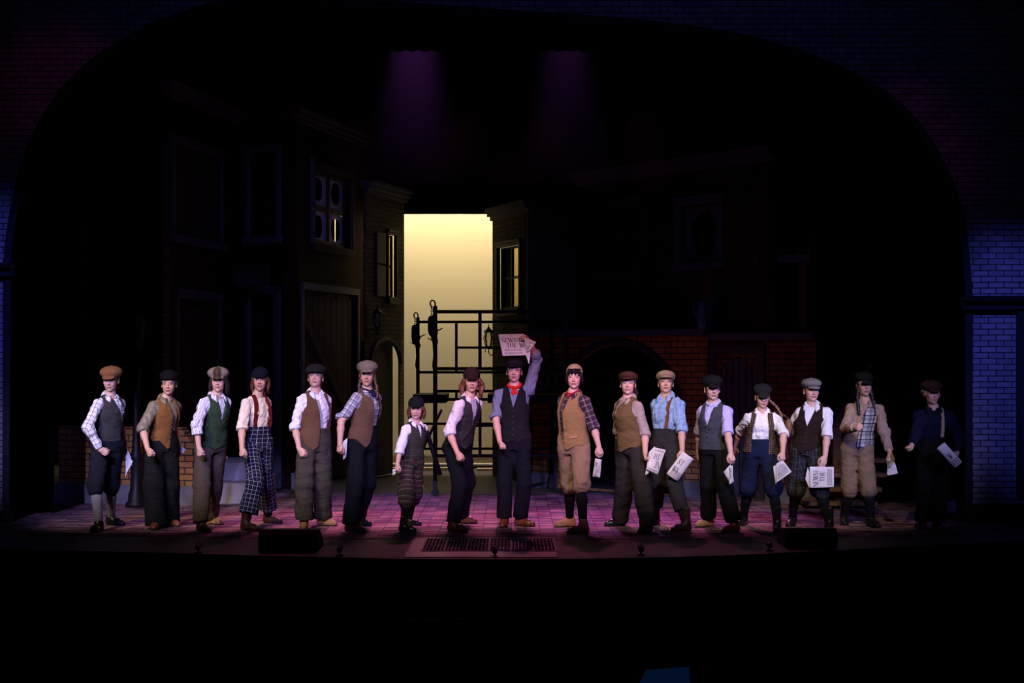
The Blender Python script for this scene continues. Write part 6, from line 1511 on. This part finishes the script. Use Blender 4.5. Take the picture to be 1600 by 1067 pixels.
b = np.array(r15.location); cor = [P(*q, hh[1]-.03)-b for q in ((1265.5, 762), (1303, 761), (1303, 729.5), (1265, 729))]
bpy.data.objects.remove(pg)
base_fn = patch(*cor, bend=.010, wr=.0022, seed=4)
sheet('page', base_fn, r15); pg = [c for c in r15.children if c.name.startswith('page')][0]
rot = lambda u, v, off: base_fn(1-v, u, off)                              # headline reads upwards
ink('headline', text_quads('NEWSI', .06, .64, .20, .74, .10)[0], lambda u, v, off: base_fn(.98-v, u, off), pg, .0022)
ink('headline', text_quads('THE', .28, .38, .20, .80, .12)[0], lambda u, v, off: base_fn(.98-v, u, off), pg, .0022)
ink('column_text', text_lines(.1, .9, .06, .28, 6, 3), lambda u, v, off: base_fn(.98-v, u, off), pg, .0018, INKG)
held(13, 'R', 'crumpled newspaper drooping from the hand of the lavender shirt wearer', [[(1141, 756), (1147, 752), (1141.5, 725), (1130.5, 737)], [(1139, 757, -.02), (1145, 754, -.02), (1145, 727, -.02), (1140, 728, -.02)]], [(), [('W', .05, .62, .28, 1.0, .1), ('S', .2, .30, .26, 1.0, .1)]], 131)
held(14, 'R', 'crumpled fan of newspaper in the hand of the long-braided person', [[(1213, 754), (1237, 737), (1223, 719), (1213, 724)], [(1211.5, 757, .03), (1216, 750, .03), (1218, 722, .02), (1208, 729, .02)]], [()], 141, lines=[[(.1, .9, .1, .8, 7, 4)]])
held(16, 'R', 'bunched newspaper below the loose cuff of the dark-braided person', [[(1386, 743), (1403, 740), (1398, 722), (1386, 717)], [(1387, 730, -.03), (1393, 727, -.03), (1392, 716, -.03), (1385, 718, -.03)]], [(), [('W', .1, .3, .5, .8, .1)]], 161)
# rolled newspapers: a spiral sheet
def roll(pid, hand, label, p0, p1, rad, Yoff, txt, seed):
    hh = I[pid]['hand'+hand]; Y = hh[1]+Yoff; r = newspaper(hh+np.array([0, Yoff, 0]), label); b = np.array(r.location)
    a = P(*p0, Y)-b; c = P(*p1, Y)-b; ax = unit(c-a); e1 = unit(np.cross(ax, (0, 1, 0))); e2 = np.cross(ax, e1); L = np.linalg.norm(c-a)
    def fn(u, v, off):
        t = u*2*math.pi*1.8; q = rad*(1-.12*u)+off; sq = .62
        return tuple(a+ax*L*v+e1*math.cos(t)*q*1.15+e2*math.sin(t)*q*sq)
    o = sheet('rolled_sheet', fn, r, nu=60, nv=10)
    # front-facing arc is where e2 component points to the camera
    fr = 1 if e2[1] < 0 else -1
    def f2(u, v, off):
        t = fr*(math.pi/2+(u-.5)*2.0*(1)); q = rad*1.0+off+.001
        return tuple(a+ax*L*v+e1*math.cos(t)*q*1.15*(1)+e2*math.sin(t)*q*.62)
    for t in txt: ink('headline', text_quads(*t)[0], f2, o, .002)
    ink('column_text', text_lines(.1, .9, .05, .3, 5, seed), f2, o, .0016, INKG)
roll(12, 'R', 'tightly rolled newspaper in the hand of the blue shirt wearer', (1050, 746), (1075, 711), .062, -.035, [('ST', .15, .52, .22, .9, .15), ('WS', .12, .22, .2, .9, .15)], 5)
roll(17, 'R', 'rolled newspaper lit blue in the hand of the rightmost person', (1497, 726), (1470, 696), .045, -.03, [('W', .3, .35, .25, .9, .15)], 6)
# lettering on the sign
qs, xe = text_quads('ROAD', .0, .0, .15, .62, .28)
uu = rs_[2]-rs_[0]
V, F = [], []
for q in qs:
    n = len(V); V += [(rs_[0]+.055+p[0], rs_[1]+.03+p[1], .043) for p in q]; F.append((n, n+1, n+2, n+3))
mesh_obj('lettering', V, F, SIGNP, b0, False)
# satchel behind the braided person
w = P(1232, 668, I[14]['Y']+.05); r = empty('satchel', w, 'small brown leather bag slung behind the long-braided person\'s elbow', 'bag')
V = Vol([np.zeros(3)], .16, .008); V.ell((0, 0, 0), (.045, .05, .095), None, .01); v, f = V.mesh(); mesh_obj('bag_body', v, f, plain('satchel_leather', (.16, .08, .03), .5, var=.3), r)
mb = MB(); mb.tube([(0, 0, .09), (-.06, -.02, .14), (-.16, -.03, .17)], .008, 6); mb.build('strap', BRNBRACE, r, True)
